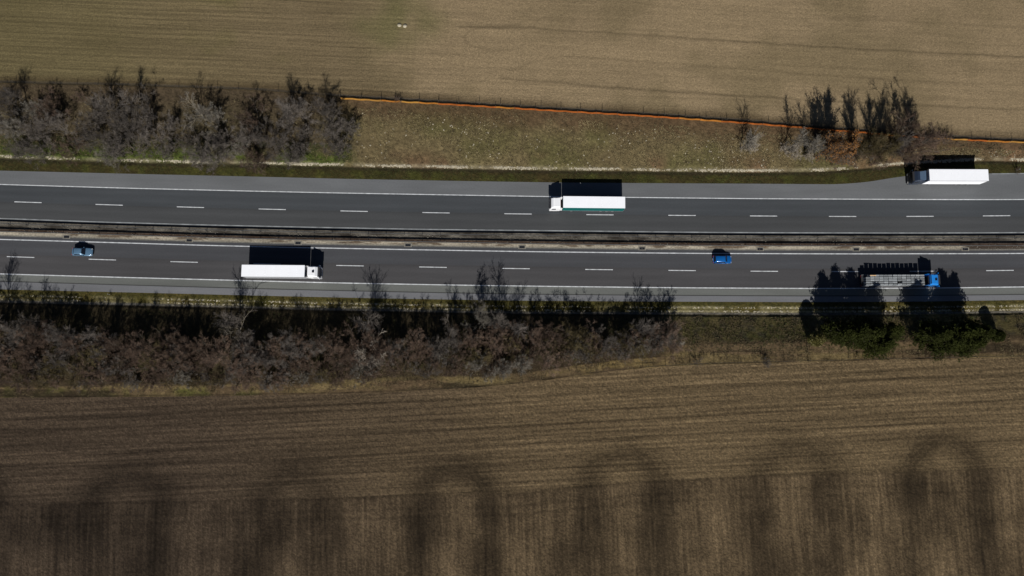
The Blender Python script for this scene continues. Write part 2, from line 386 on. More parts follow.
# ------------------------------------------------------------------ verges
def px_x(x): return 512 + x * 4.55
def nverge_col(x, y, t):
    dA = at(rA, x) - y; dB = y - at(rB, x); n1 = fbm(x, y, 6, 4, 81); n2 = fbm(x, y, 2.2, 3, 83); n3 = fbm(x, y, 12, 3, 85)
    c = mixc(lin(84, 73, 52), lin(102, 91, 64), n1)
    c = mixc(c, lin(80, 78, 46), sstep(.48, .7, n3) * .65)
    c = mixc(c, lin(74, 58, 42), sstep(6.5, 1.5, dA + 3 * (n2 - .5)) * .8)                  # bare brown band below the fence
    c = mixc(c, lin(96, 76, 56), sstep(.55, .7, fbm(x, y, 9, 3, 88)) * sstep(5, 1, dB) * .8)
    hedge = sstep(-33, -41, x + 9 * (n2 - .5))
    c = mixc(c, lin(62, 54, 42), hedge * .8)
    gr = hedge * np.exp(-((dB - 1.6) / 1.5) ** 2) * sstep(.3, .55, n1 + .12); c = mixc(c, lin(70, 84, 30), np.clip(gr * 1.2, 0, 1) * .85)
    tr = np.exp(-(((x - 84) / 20) ** 2)) * sstep(2, 4, dB); c = mixc(c, lin(84, 70, 52), tr * .6)
    pale = np.exp(-((dB - .5) / .42) ** 2) * sstep(.3, .65, fbm(x, y, 3, 4, 91)); c = mixc(c, lin(140, 131, 108), pale * .5)
    lowd = sstep(.25, -.15, dB)
    g2 = mixc(lin(50, 50, 24), lin(66, 56, 34), n1); g2 = mixc(g2, lin(74, 76, 34), sstep(.5, .7, n2) * .5)
    g2 = mixc(g2, lin(48, 42, 30), sstep(-1.1, -.4, dB) * .85)  # shade strip below the pale ditch stones, put into the colour
    c = mixc(c, g2, lowd)
    return c * (1 + .5 * (rng.rand(len(x)) - .5))[:, None]
strip('north_verge', rA, rC, 56, XFINE, ground_z, nverge_col, M['verge'])
def sverge_col(x, y, t):
    dK = at(rK, x) - y; dM = y - at(rM, x); n1 = fbm(x, y, 6, 4, 101); n2 = fbm(x, y, 2.0, 3, 103); n3 = fbm(x, y * 2, 12, 3, 105)
    c = mixc(lin(84, 78, 46), lin(102, 90, 62), n1)                                     # slope
    c = mixc(c, lin(66, 66, 34), sstep(.45, .65, n3) * .7)
    c = mixc(c, lin(64, 60, 54), sstep(.5, .66, n2) * sstep(0, 30, x) * .55)
    top = sstep(5.6, 4.2, dM + 1.2 * (n2 - .5)); c = mixc(c, mixc(lin(84, 69, 52), lin(100, 85, 62), n1), top)
    c = mixc(c, lin(116, 100, 64), np.exp(-((x - 24) / 13) ** 2) * sstep(6, 2, dM) * sstep(.42, .6, n2) * .8)
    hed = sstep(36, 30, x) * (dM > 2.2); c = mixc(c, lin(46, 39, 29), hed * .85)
    c = mixc(c, lin(78, 80, 36), sstep(20, -60, x) * sstep(2.6, 1.4, dM) * sstep(.4, .62, n1) * .8)
    stk = fbm(x, y * 9, 14, 3, 111); e = sstep(3.4, 2.6, dM)
    c = mixc(c, lin(112, 98, 66), e * sstep(.5, .68, stk) * .7); c = mixc(c, lin(44, 38, 28), e * sstep(.46, .3, stk) * .8)
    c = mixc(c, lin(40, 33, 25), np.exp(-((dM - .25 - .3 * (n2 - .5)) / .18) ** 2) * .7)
    f = sstep(2.9, 2.7, dK)
    k = mixc(lin(60, 58, 26), lin(78, 68, 36), n1)
    pal = (np.exp(-((dK - 1.25) / .28) ** 2) + np.exp(-((dK - 2.1) / .25) ** 2)) * sstep(.3, .6, fbm(x, y * .4, 3, 3, 107)); k = mixc(k, lin(138, 130, 100), np.clip(pal, 0, 1) * (.5 + .4 * sstep(30, 36, x)))
    gs = sstep(2.25, 2.45, dK) * (dK < 3.0); k = mixc(k, lin(96, 92, 84), gs)
    c = mixc(c, k, f)
    c = mixc(c, lin(34, 30, 22), np.exp(-((dK - 3.15) / .16) ** 2) * .6)  # shadow line of the small step, painted on the verge
    return c * (1 + .5 * (rng.rand(len(x)) - .5))[:, None]
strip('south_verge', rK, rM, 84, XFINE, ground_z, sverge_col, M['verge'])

# ------------------------------------------------------------------ carriageways, shoulders, median
def lane_col(base, seed, lanes):
    def f(x, y, t):
        c = np.repeat(base[None], len(x), 0)
        tr = np.zeros(len(x))
        for u in lanes: tr += np.exp(-((t - u) / .045) ** 2)
        w = fbm(x, t * 40, 30, 2, seed)
        seam = np.exp(-((t - .5) / .02) ** 2); pt = sstep(.6, .75, fbm(x, t * 12, 40, 2, seed + 3))
        return c * (1 + .10 * tr + .18 * (w - .5) - .10 * seam - .07 * pt)[:, None] * np.where(t[:, None] < .5, np.array([.97, 1.0, 1.03]), np.array([1.02, 1.0, .98]))
    return f
def flat_col(base, seed, amt=.32):
    return lambda x, y, t: np.repeat(base[None], len(x), 0) * (1 + amt * (fbm(x, y * 4, 14, 3, seed) - .5))[:, None]
tracks = [.12, .34, .64, .86]
strip('north_shoulder', rC, rD, 8, XROAD, 0.0, flat_col(lin(98, 100, 102), 121), M['asphalt'])
strip('north_carriageway', rD, rF2, 26, XROAD, 0.0, lane_col(lin(66, 68, 70), 123, tracks), M['asphalt'])
def med_col(x, y, t):
    n = fbm(x, y * 5, 5, 4, 131)
    c = mixc(lin(50, 46, 41), lin(98, 94, 86), sstep(.32, .68, fbm(x, y * 6, 3, 4, 133)) * .6 + .4 * sstep(.3, .7, n)); c = mixc(c, lin(66, 48, 36), sstep(.62, .85, t + .2 * (n - .5)) * .8)
    return c * (1 + .4 * (rng.rand(len(x)) - .5))[:, None]
XMED = np.concatenate([[-1600, -320, -165], np.arange(-145, 145.1, .5), [165, 320, 1600]])
def med_z(x, y):
    t = (at(rF2, x) - y) / (at(rF2, x) - at(rG0, x)); return -.14 * np.sin(np.clip(t, 0, 1) * math.pi) + .05 * (fbm(x, y, 1.2, 2, 7) - .5) * (t > .05) * (t < .95)
strip('median_strip', rF2, rG0, 12, XMED, med_z, med_col, M['median'])
def ms_col(x, y, t):
    n = fbm(x, y * 3, 4, 4, 135); xr, _ = P(965, 248)
    c = mixc(lin(138, 131, 117), lin(164, 156, 139), n); c = mixc(c, lin(88, 74, 60), sstep(.5, .62, fbm(x, y * 4, 2.6, 4, 137)) * .85 * (t < .62))
    c = mixc(c, lin(66, 58, 50), sstep(xr - 1, xr + 1, x)); c = mixc(c, lin(106, 104, 98), sstep(.55, .85, t)); return c
strip('median_gravel_strip', rG0, rG1, 8, XMED, .0, ms_col, M['median'])
strip('south_carriageway', rG1, rI, 26, XROAD, 0.0, lane_col(lin(69, 69, 71), 125, tracks), M['asphalt'])
strip('south_shoulder', rI, rJ, 5, XROAD, 0.0, flat_col(lin(98, 100, 97), 127), M['asphalt'])
strip('south_shoulder_edge', rJ, rK, 5, XROAD, 0.0, flat_col(lin(106, 107, 110), 129), M['asphalt'])
def line_strip(name, r, w, mat, x0=-1500, x1=1500, z=.005, dy=0.0):
    X = XROAD[(XROAD >= x0) & (XROAD <= x1)]
    y = at(r, X) + dy; n = len(X)
    v = np.concatenate([np.stack([X, y + w / 2, np.full(n, z)], 1), np.stack([X, y - w / 2, np.full(n, z)], 1)])
    i = np.arange(n - 1); f = np.stack([i, i + n, i + n + 1, i + 1], 1)
    o = link(name, mesh_np(name, v, f), mat); o['kind'] = 'structure'; return o
line_strip('road_edge_marking', rD, .19, M['paint'])
line_strip('road_edge_marking', rF, .22, M['paint_worn'])
line_strip('road_edge_marking', rG, .21, M['paint'])
line_strip('road_edge_marking', rI, .21, M['paint'])
M['seam'] = plain('tar_seam', lin(56, 57, 56), .9, .15, 1)
line_strip('shoulder_joint', rJ, .22, M['seam'])
xb, _ = P(990, 174); line_strip('road_edge_marking', rC, .2, M['paint_worn'], xb, 1500, dy=-.12)
def dash(px, r):
    x, _ = P(px, 215 if r is rE else 265); xs = np.linspace(x - 3.05, x + 3.05, 5); y = at(r, xs)
    v = [(a, b + .09, .006) for a, b in zip(xs, y)] + [(a, b - .09, .006) for a, b in zip(xs, y)]
    o = link('lane_dash', mesh_np('lane_dash', v, [(i, i + 5, i + 6, i + 1) for i in range(4)]), M['paint']); o['kind'] = 'structure'
for px in [-137, -55, 27, 108.5, 190, 272, 354, 436, 518, 600, 682, 763.5, 842.5, 920, 996.5, 1074, 1150]: dash(px, rE)
for px in [-144, -62, 20, 102, 184, 267, 350, 433, 516, 599, 682, 764, 845, 923, 999.5, 1077, 1154]: dash(px, rH)

# ------------------------------------------------------------------ small mesh builders
class MB:
    def __init__(s): s.v = []; s.f = []
    def add(s, v, f): n = len(s.v); s.v += [tuple(p) for p in v]; s.f += [tuple(i + n for i in q) for q in f]; return s
    def box(s, x0, x1, y0, y1, z0, z1, tx0=0, tx1=0, ty=0):
        """box; the top can be drawn in by tx0 / tx1 / ty"""
        v = [(x0, y0, z0), (x1, y0, z0), (x1, y1, z0), (x0, y1, z0), (x0 + tx0, y0 + ty, z1), (x1 - tx1, y0 + ty, z1), (x1 - tx1, y1 - ty, z1), (x0 + tx0, y1 - ty, z1)]
        return s.add(v, [(3, 2, 1, 0), (4, 5, 6, 7), (0, 1, 5, 4), (1, 2, 6, 5), (2, 3, 7, 6), (3, 0, 4, 7)])
    def cyl(s, c, axis, r, h, n=16, r2=None):
        r2 = r if r2 is None else r2; v = []
        for k, rr in ((-.5, r), (.5, r2)):
            for i in range(n):
                a = 2 * math.pi * i / n; p = [rr * math.cos(a), rr * math.sin(a), k * h]
                if axis == 'y': p = [p[0], p[2], p[1]]
                if axis == 'x': p = [p[2], p[0], p[1]]
                v.append((c[0] + p[0], c[1] + p[1], c[2] + p[2]))
        f = [(i, (i + 1) % n, n + (i + 1) % n, n + i) for i in range(n)] + [tuple(range(n - 1, -1, -1)), tuple(range(n, 2 * n))]
        return s.add(v, f)
    def loft(s, rings):
        n = len(rings[0]); v = [p for r in rings for p in r]; f = []
        for k in range(len(rings) - 1):
            f += [(k * n + i, k * n + (i + 1) % n, (k + 1) * n + (i + 1) % n, (k + 1) * n + i) for i in range(n)]
        f += [tuple(range(n - 1, -1, -1)), tuple((len(rings) - 1) * n + i for i in range(n))]
        return s.add(v, f)
    def build(s, name, mat, parent=None, bevel=0.0, smooth=False):
        me = mesh_np(name, s.v, s.f, smooth)
        bm = bmesh.new(); bm.from_mesh(me)
        if bevel: bmesh.ops.bevel(bm, geom=bm.edges[:], offset=bevel, segments=2, profile=.5, affect='EDGES')
        bmesh.ops.recalc_face_normals(bm, faces=bm.faces); bm.to_mesh(me); bm.free()
        return link(name, me, mat, parent)
def slab(a, b, c, d, out=.02):
    """thin plate on the quad a-b-c-d, standing proud by out"""
    a, b, c, d = map(Vector, (a, b, c, d)); n = (b - a).cross(d - a).normalized() * out
    mb = MB(); mb.add([a - n, b - n, c - n, d - n, a + n, b + n, c + n, d + n], [(3, 2, 1, 0), (4, 5, 6, 7), (0, 1, 5, 4), (1, 2, 6, 5), (2, 3, 7, 6), (3, 0, 4, 7)]); return mb
wheel_me = {}
def wheel(parent, x, y, r, w, name='wheel'):
    key = (r, w)
    if key not in wheel_me:
        o = MB().cyl((0, 0, 0), 'y', r, w, 20).build('wheel', M['rubber'], None, .03)
        q = MB().cyl((0, 0, 0), 'y', r * .58, w + .03, 14).build('rim', M['rim'], None, .01)
        wheel_me[key] = (o.data, q.data); bpy.data.objects.remove(o); bpy.data.objects.remove(q)
    a, b = wheel_me[key]; o = link(name, a, None, parent, (x, y, r)); link('rim', b, None, o); return o

# ------------------------------------------------------------------ lorries
def heading(r, X): return math.atan2(float(at(r, X + 5) - at(r, X - 5)), 10.0)
def tractor(t, x0, cab, roofm, hatch=True, h=3.7, fairing=True, L=2.3, back=None):
    """tractor unit; x0 is the back of the cab, it faces +x"""
    W = 1.24
    ch = MB().box(x0 - 3.9, x0 + L - .25, -.42, .42, .62, .95); ch.box(x0 - 3.95, x0 - 3.85, -.9, .9, .55, .8); ch.build('chassis', M['chassis'], t)
    mb = MB()
    prof = [(x0, .9, h - .15), (x0 + .15, .5, h - .02), (x0 + .8, .42, h), (x0 + L - .75, .42, h - .12), (x0 + L - .3, .42, h - .55), (x0 + L - .08, .42, 2.0), (x0 + L, .45, 1.3)]
    rings = []
    for (x, zb, zt) in prof:
        wt = W * (.93 if zt > 3 else 1.0); c = min(.18, (zt - zb) * .2)
        rings.append([(x, -W, zb), (x, -W, min(2.3, zt - c)), (x, -wt, zt - c), (x, -wt + c, zt), (x, wt - c, zt), (x, wt, zt - c), (x, W, min(2.3, zt - c)), (x, W, zb)])
    cabo = mb.loft(rings).build('cab', cab, t, 0, False)
    slab((x0 + L - .04, -1.08, 1.75), (x0 + L - .04, 1.08, 1.75), (x0 + L - .30, 1.02, h - .72), (x0 + L - .30, -1.02, h - .72), .035).build('windscreen', M['glass'], cabo)
    for s in (-1, 1):
        slab((x0 + .95, s * (W + .005), 1.8), (x0 + L - .35, s * (W + .005), 1.75), (x0 + L - .55, s * (W - .03), 2.5), (x0 + .95, s * (W - .01), 2.55), .02).build('side_window', M['glass'], cabo)
        MB().box(x0 + L - .15, x0 + L + .05, s * 1.42 - .1, s * 1.42 + .1, 1.9, 2.7).box(x0 + L - .14, x0 + L - .06, min(s * 1.2, s * 1.4), max(s * 1.2, s * 1.4), 2.5, 2.56).build('mirror', cab, cabo)
        MB().box(x0 + L - .02, x0 + L + .06, s * .9 - .22, s * .9 + .22, .62, .86).build('headlight', M['lamp'], t)
        MB().cyl((x0 - 1.2, s * .95, .72), 'x', .3, 1.3, 14).build('fuel_tank', M['rim'], t)
    MB().box(x0 + L - .25, x0 + L + .03, -W, W, .35, .6).build('bumper', M['chassis'] if cab is M['navy'] else cab, t, .03)
    MB().box(x0 + L - .10, x0 + L + .04, -.8, .8, .95, 1.55).build('grille', M['chassis'], cabo)
    MB().box(x0 + L - .45, x0 + L + .12, -1.05, 1.05, h - .62, h - .55).build('sun_visor', M['chassis'], cabo)
    if hatch: MB().box(x0 + .95, x0 + 1.42, -.26, .26, h - .05, h + .05).build('roof_hatch', M['glass'], cabo)
    if fairing:
        MB().add([(x0 + .05, -1.0, h - .1), (x0 + 1.3, -.9, h - .1), (x0 + 1.3, .9, h - .1), (x0 + .05, 1.0, h - .1), (x0 + .05, -.95, h + .3), (x0 + .25, -.95, h + .3), (x0 + .25, .95, h + .3), (x0 + .05, .95, h + .3)],
            [(3, 2, 1, 0), (4, 5, 6, 7), (0, 1, 5, 4), (1, 2, 6, 5), (2, 3, 7, 6), (3, 0, 4, 7)]).build('roof_fairing', roofm, cabo)
        for s in (-1, 1): MB().box(x0 - .45, x0 + .05, s * 1.2 - .02, s * 1.2 + .02, .9, h - .3).build('side_fairing', cab, cabo)
    MB().box(x0 - .12, x0 - .02, -.9, .9, 1.0, 2.9).build('back_panel', back or M['chassis'], cabo)
    for s in (-1, 1):
        wheel(t, x0 + L - 1.0, s * 1.05, .5, .32); wheel(t, x0 - 2.6, s * .95, .5, .58)
        MB().cyl((x0 - 2.6, s * .95, .62), 'y', .62, .5, 14).build('mudguard', M['chassis'], t)
def trailer_under(t, L, x0=0.0):
    MB().box(x0 + .2, x0 + L - .6, -.5, .5, .85, 1.12).build('trailer_frame', M['chassis'], t)
    for k in range(3):
        for s in (-1, 1): wheel(t, x0 + 2.3 + k * 1.31, s * 1.03, .5, .42)
    for s in (-1, 1):
        MB().box(x0 + L - 4.0, x0 + L - 3.85, s * .85 - .08, s * .85 + .08, .25, 1.1).build('landing_leg', M['chassis'], t)
        MB().box(x0 + 5.4, x0 + L - 4.4, s * 1.22 - .02, s * 1.22 + .02, .55, .95).build('side_guard', M['rim'], t)
        MB().box(x0 - .02, x0 + .04, s * 1.0 - .2, s * 1.0 + .2, .95, 1.08).build('tail_light', M['tail'], t)
    MB().box(x0 + .05, x0 + .17, -1.2, 1.2, .5, .66).build('rear_bumper', M['chassis'], t)
def box_trailer(t, L, side, roof, H=4.0, W=1.275, edge='rim'):
    trailer_under(t, L)
    b = MB().box(0, L, -W, W, 1.12, H - .03).build('trailer_box', side, t, .02)
    rf = MB().box(-.01, L + .01, -W - .01, W + .01, H - .028, H + .012).build('trailer_roof', roof, t, .015)
    for k in range(1, 8):
        x = L * k / 8; MB().box(x - .03, x + .03, -W, W, H + .0, H + .028, .015, .015, .01).build('roof_bow', roof, rf)
    for s in (-1, 1):
        MB().box(-.03, .0, s * .63 - .6, s * .63 + .6, 1.2, H - .12).build('rear_door', M['white_paint'], b)
        MB().box(.0, L, s * (W + .012) - .012, s * (W + .012) + .012, .92, 1.14).build('side_rail', M['rim'], b)
        MB().box(.02, L - .02, s * (W + .02) - .018, s * (W + .02) + .018, H - .3, H - .04).build('roof_rail', M[edge], b)
    return b
def place(t, roof_px, z, L, r, rev, dx=0.0):
    """put the thing so that the middle of its roof (level z) stands where the photograph shows it"""
    x, y = P(*roof_px, z); h = heading(r, x) + (math.pi if rev else 0)
    t.rotation_euler = (0, 0, h); t.location = (x - math.cos(h) * L / 2, y - math.sin(h) * L / 2, 0)

t = empty('articulated_truck'); box_trailer(t, 13.6, M['palegrey'], M['white']); tractor(t, 14.15, M['white_paint'], M['white_paint'])
place(t, (273.0, 270.9), 4.0, 13.6, rI, False); t.rotation_euler[2] *= .35; t.location.y -= .10; tag(t, 'all white articulated truck with white cab driving on the lower carriageway', 'truck')
t = empty('articulated_truck'); b = box_trailer(t, 13.5, M['teal'], M['white'], edge='teal'); tractor(t, 14.05, M['white_paint'], M['white_paint'], False, 3.6, back=M['redox'])
place(t, (594.2, 202.2), 4.0, 13.5, rE, True); tag(t, 'white truck with teal trailer sides on the upper carriageway', 'truck')
t = empty('articulated_truck'); box_trailer(t, 12.9, M['white'], M['white']); tractor(t, 13.45, M['navy'], M['slate'], False, 3.5, L=2.4)
place(t, (959, 175.0), 4.0, 12.9, rD, True); tag(t, 'truck with dark cab and white trailer parked in the roadside bay', 'truck')

t = empty('flatbed_truck'); FL = 13.3; trailer_under(t, FL)
dk = MB().box(0, FL, -1.27, 1.27, 1.12, 1.25).build('flatbed', M['chassis'], t)
MB().box(FL - .1, FL, -1.25, 1.25, 1.25, 2.3).build('headboard', M['chassis'], dk)
for s in (-1, 1): MB().box(0, FL, s * 1.27 - .03, s * 1.27 + .03, 1.2, 1.42).build('drop_side', M['rim'], dk)
tractor(t, FL + .55, M['blue'], M['blue'], True, 3.5, True, 2.3)
place(t, (894.5, 280.0), 2.4, FL, rI, False); tag(t, 'flatbed truck with bright blue cab carrying grey crates past the pines', 'truck')
bpy.context.view_layer.update()
mw = t.matrix_world.copy()
mb = MB(); cx, cy, chh = .87, .33, 1.12
for (a, b_, c_, d) in ((-cx / 2, -cx / 2 + .04, -cy / 2, cy / 2), (cx / 2 - .04, cx / 2, -cy / 2, cy / 2), (-cx / 2 + .04, cx / 2 - .04, -cy / 2, -cy / 2 + .03), (-cx / 2 + .04, cx / 2 - .04, cy / 2 - .03, cy / 2)): mb.box(a, b_, c_, d, 0, chh)
mb.box(-cx / 2 + .04, cx / 2 - .04, -cy / 2 + .03, cy / 2 - .03, .02, chh - .22)
for k in range(3): mb.box(-cx / 2 + .04, cx / 2 - .04, -.11 + k * .085, -.06 + k * .085, chh - .05, chh - .01)
co = mb.build('crate', M['cratemat']); cme = co.data; bpy.data.objects.remove(co)
rowname = ['row nearest the median', 'second row from the median', 'middle row', 'second row from the shoulder', 'row nearest the shoulder']
for i in range(13):
    for j in range(5):
        if (i, j) in ((0, 0), (7, 3)): continue
        lp = mw @ Vector((.42 + i * .985 + .5 + R.uniform(-.02, .02), .98 - j * .49, 1.255))
        o = link('crate', cme, None, None, lp, t.rotation_euler[2] + R.uniform(-.02, .02), (1, 1, R.uniform(.93, 1.04)))
        tag(o, 'grey slatted crate on the flatbed truck, ' + rowname[j], 'crate', 'crates on the flatbed, ' + rowname[j])
lp = mw @ Vector((2.2, 1.16, 2.42)); o = link('timber_board', mesh_np('timber_board', [], []), None, None); bpy.data.objects.remove(o)
o = MB().box(-.65, .65, -.09, .09, 0, .05).build('timber_board', plain('raw_timber', lin(205, 168, 120), .8, .15, 3)); o.location = mw @ Vector((2.0, 1.0, 2.45)); o.rotation_euler = t.rotation_euler
tag(o, 'short pale timber board lying on the crates of the flatbed truck', 'board')

# ------------------------------------------------------------------ cars
def car(name, paint, L, W, H, bonnet, ws, rearx, rear_rake, label):
    """x forward, rear bumper at x=0. bonnet: x where the windscreen foot is; ws: its run; rearx: foot of the rear window"""
    t = empty(name); w = W / 2; belt = .92
    st = [(0, .42, .80, .80), (.06, .30, .90, .9), (.35, .24, .97, .99), (rearx, .24, .96, 1.0), (bonnet, .24, .94, 1.0), (bonnet + (L - bonnet) * .55, .24, .86, .99), (L - .22, .26, .74, .93), (L - .04, .32, .64, .82), (L, .42, .56, .7)]
    rings = []
    for x, zb, zt, k in st:
        ww = w * k; c = .10
        rings.append([(x, -ww + c, zb), (x, -ww, zb + c), (x, -ww, zt - .16), (x, -ww + .07, zt - .04), (x, -ww + .2, zt), (x, ww - .2, zt), (x, ww - .07, zt - .04), (x, ww, zt - .16), (x, ww, zb + c), (x, ww - c, zb)])
    body = MB().loft(rings).build('body', paint, t, 0, True)
    wb, wt = w - .08, w - .24; x0, x1 = rearx - rear_rake * .2, bonnet; r0, r1 = rearx + rear_rake, bonnet - ws
    def ring(x0, x1, ww, z, c): return [(x0 + c, -ww, z), (x1 - c, -ww, z), (x1, -ww + c, z), (x1, ww - c, z), (x1 - c, ww, z), (x0 + c, ww, z), (x0, ww - c, z), (x0, -ww + c, z)]
    gh = MB().loft([ring(x0, x1, wb, belt - .06, .15), ring((x0 + r0) / 2 - .02, (x1 + r1) / 2 + .04, (wb + wt) / 2 + .02, (belt + H) / 2, .16), ring(r0, r1, wt, H - .06, .16), ring(r0 + .12, r1 - .12, wt - .12, H, .16)]).build('cabin', paint, t, 0, True)
    zb, zt = belt + .04, H - .10
    slab((x1 - .02, -wb + .14, zb), (x1 - .02, wb - .14, zb), (r1 + .10, wt - .14, zt), (r1 + .10, -wt + .14, zt), .05).build('windscreen', M['glass'], gh)
    slab((x0 + .02, wb - .14, zb), (x0 + .02, -wb + .14, zb), (r0 - .06, -wt + .14, zt), (r0 - .06, wt - .14, zt), .05).build('rear_window', M['glass'], gh)
    for s in (-1, 1):
        mid = (x0 + x1) / 2
        for a0, a1, b0, b1 in ((x0 + .3, mid - .04, r0 + .15, mid - .04), (mid + .04, x1 - .32, mid + .04, r1 - .12)):
            slab((a0, s * wb, zb), (a1, s * wb, zb), (b1, s * (wt + .02), zt), (b0, s * (wt + .02), zt), .03).build('side_window', M['glass'], gh)
        MB().box(x1 - .45, x1 - .28, s * (w + .04) - .09, s * (w + .04) + .09, .92, 1.06).build('mirror', paint, body, .02)
        MB().box(L - .30, L - .06, s * (w * .66) - .18, s * (w * .66) + .18, .58, .71, 0, .08, .02).build('headlight', M['lamp'], body)
        MB().box(-.01, .12, s * (w * .74) - .13, s * (w * .74) + .13, .68, .86).build('tail_light', M['tail'], body)
        for x in (.78, L - .85): wheel(t, x, s * (w - .12), .32, .21)
    MB().box(L - .03, L + .02, -.35, .35, .38, .5).build('grille', M['chassis'], body)
    MB().box(-.03, .0, -.26, .26, .5, .61).build('number_plate', M['plastic_white'], body)
    tag(t, label, 'car'); return t
t = car('hatchback_car', M['cargrey'], 4.45, 1.80, 1.50, 3.05, .75, .42, .35, 'grey blue car in the inner lane at far left, behind the white truck')
place(t, (81.8, 251.6), .9, 4.45, rG, False)
t = car('hatchback_car', M['carblue'], 4.15, 1.78, 1.60, 3.05, .55, .20, .25, 'small bright blue hatchback car driving in the inner lane near the median')
place(t, (722.6, 259.3), .9, 4.15, rG, False)

# ------------------------------------------------------------------ guard rails, drains, delineators
def sweep(name, r, dy, prof, x0, x1, mat, parent, zf=None, step=2.0):
    X = np.arange(x0, x1 + .1, step); y = at(r, X) + dy; z0 = ground_z(X, y) if zf is None else np.full(len(X), zf)
    n = len(prof); v = [(X[i], y[i] + p[0], z0[i] + p[1]) for i in range(len(X)) for p in prof]
    f = [(i * n + k, i * n + (k + 1) % n, (i + 1) * n + (k + 1) % n, (i + 1) * n + k) for i in range(len(X) - 1) for k in range(n)]
    f += [tuple(range(n - 1, -1, -1)), tuple((len(X) - 1) * n + k for k in range(n))]
    return link(name, mesh_np(name, v, f), mat, parent)
def guard_rail(r, dy, s, label):
    t = empty('guard_rail', (0, float(at(r, 0) + dy), 0)); off0 = float(at(r, 0) + dy)
    prof = [(0, .42), (.05 * s, .47), (.05 * s, .53), (.01 * s, .58), (.05 * s, .63), (.05 * s, .70), (0, .76), (-.04 * s, .76), (-.01 * s, .70), (-.01 * s, .63), (-.05 * s, .58), (-.01 * s, .53), (-.01 * s, .47), (-.04 * s, .42)]
    b = sweep('beam', r, dy, prof, -142, 142, M['steel'], t, 0.0); b.location = (0, -off0, 0)
    me = MB().box(-.05, .05, -.06, .06, -.25, .72).build('post', M['steel']); md = me.data; bpy.data.objects.remove(me)
    for X in np.arange(-140, 141, 4.0): link('post', md, None, t, (X, float(at(r, X)) + dy - s * .12 - off0, 0))
    tag(t, label, 'guard rail')
guard_rail(rF, -1.15, 1, 'steel guard rail along the upper carriageway side of the median')
guard_rail(rG, 1.72, -1, 'steel guard rail along the lower carriageway side of the median')
for i, px in enumerate([66, 189, 298, 408, 522, 642, 760, 856, 965]):
    x, _ = P(px, 247); y = float(at(rG, x)) + 1.0
    t = empty('drain_inlet', (x, y, 0), heading(rG, x))
    MB().box(-.85, -.6, -.4, .4, -.05, .06).box(.6, .85, -.4, .4, -.05, .06).box(-.6, .6, .28, .4, -.05, .06).box(-.6, .6, -.4, -.28, -.05, .06).build('kerb_surround', M['concrete'], t)
    g = MB(); [g.box(-.6 + k * .2, -.52 + k * .2, -.28, .28, .0, .035) for k in range(7)]; g.build('grate', M['chassis'], t)
    MB().box(-.6, .6, -.28, .28, .005, .012).build('sump', M['glass'], t)
    tag(t, ['concrete drain inlet in the median strip above the grey blue car', 'concrete drain inlet in the median strip left of the white truck', 'concrete drain inlet in the median above the white truck shadow', 'concrete drain inlet in the median strip, right of the white truck',
            'concrete drain inlet in the median strip left of the teal trailer', 'concrete drain inlet in the median strip right of the teal trailer', 'concrete drain inlet in the median right of the bright blue car', 'concrete drain inlet in the median above the flatbed load', 'concrete drain inlet at the end of the pale gravel strip'][i], 'drain', 'median drain inlets')
def delineator(px, py, label):
    p = ground_at(px, py); t = empty('delineator_post', p)
    MB().box(-.06, .06, -.05, .05, -.1, .95, .01, .01, .02).build('post', M['plastic_white'], t); MB().box(-.065, .065, -.055, .055, .72, .86).build('reflector_band', M['chassis'], t)
    tag(t, label, 'delineator')
delineator(110, 294.5, 'slim white delineator post on the lower verge beneath the left lane dashes')
delineator(580, 184.0, 'slim white delineator post in the shadow of the teal trailer')
delineator(1017, 170.2, 'slim white delineator post right of the parked truck')

# ------------------------------------------------------------------ fences
def wire_fence(r, dy, x0, x1, step, h, label, seed):
    rr = random.Random(seed); t = empty('wire_fence', (0, float(at(r, 0)) + dy, gz(0, float(at(r, 0)) + dy))); o = t.location
    me = MB().cyl((0, 0, h / 2 - .15), 'z', .055, h + .3, 7).build('post', M['post']); md = me.data; bpy.data.objects.remove(me)
    X = x0
    while X < x1:
        y = float(at(r, X)) + dy; z = gz(X, y)
        p = link('post', md, None, t, (X - o.x, y - o.y, z - o.z), 0, (1, 1, rr.uniform(.9, 1.15))); p.rotation_euler = (rr.uniform(-.04, .04), rr.uniform(-.05, .05), 0)
        X += step * rr.uniform(.93, 1.07)
    for k in range(5):
        zz = h * (.15 + .2 * k); w = sweep('wire', r, dy, [(-.008, zz - .008), (.008, zz - .008), (0, zz + .008)], x0, x1, M['steel'], t); w.location = -o
    tag(t, label, 'fence')
wire_fence(rA, .25, -135, 140, 4.55, 1.4, 'wire fence on thin posts along the upper field edge', 5)
wire_fence(rM, .30, 28, 138, 5.05, 1.8, 'wire fence on thin posts between lower verge and ploughed field', 6)
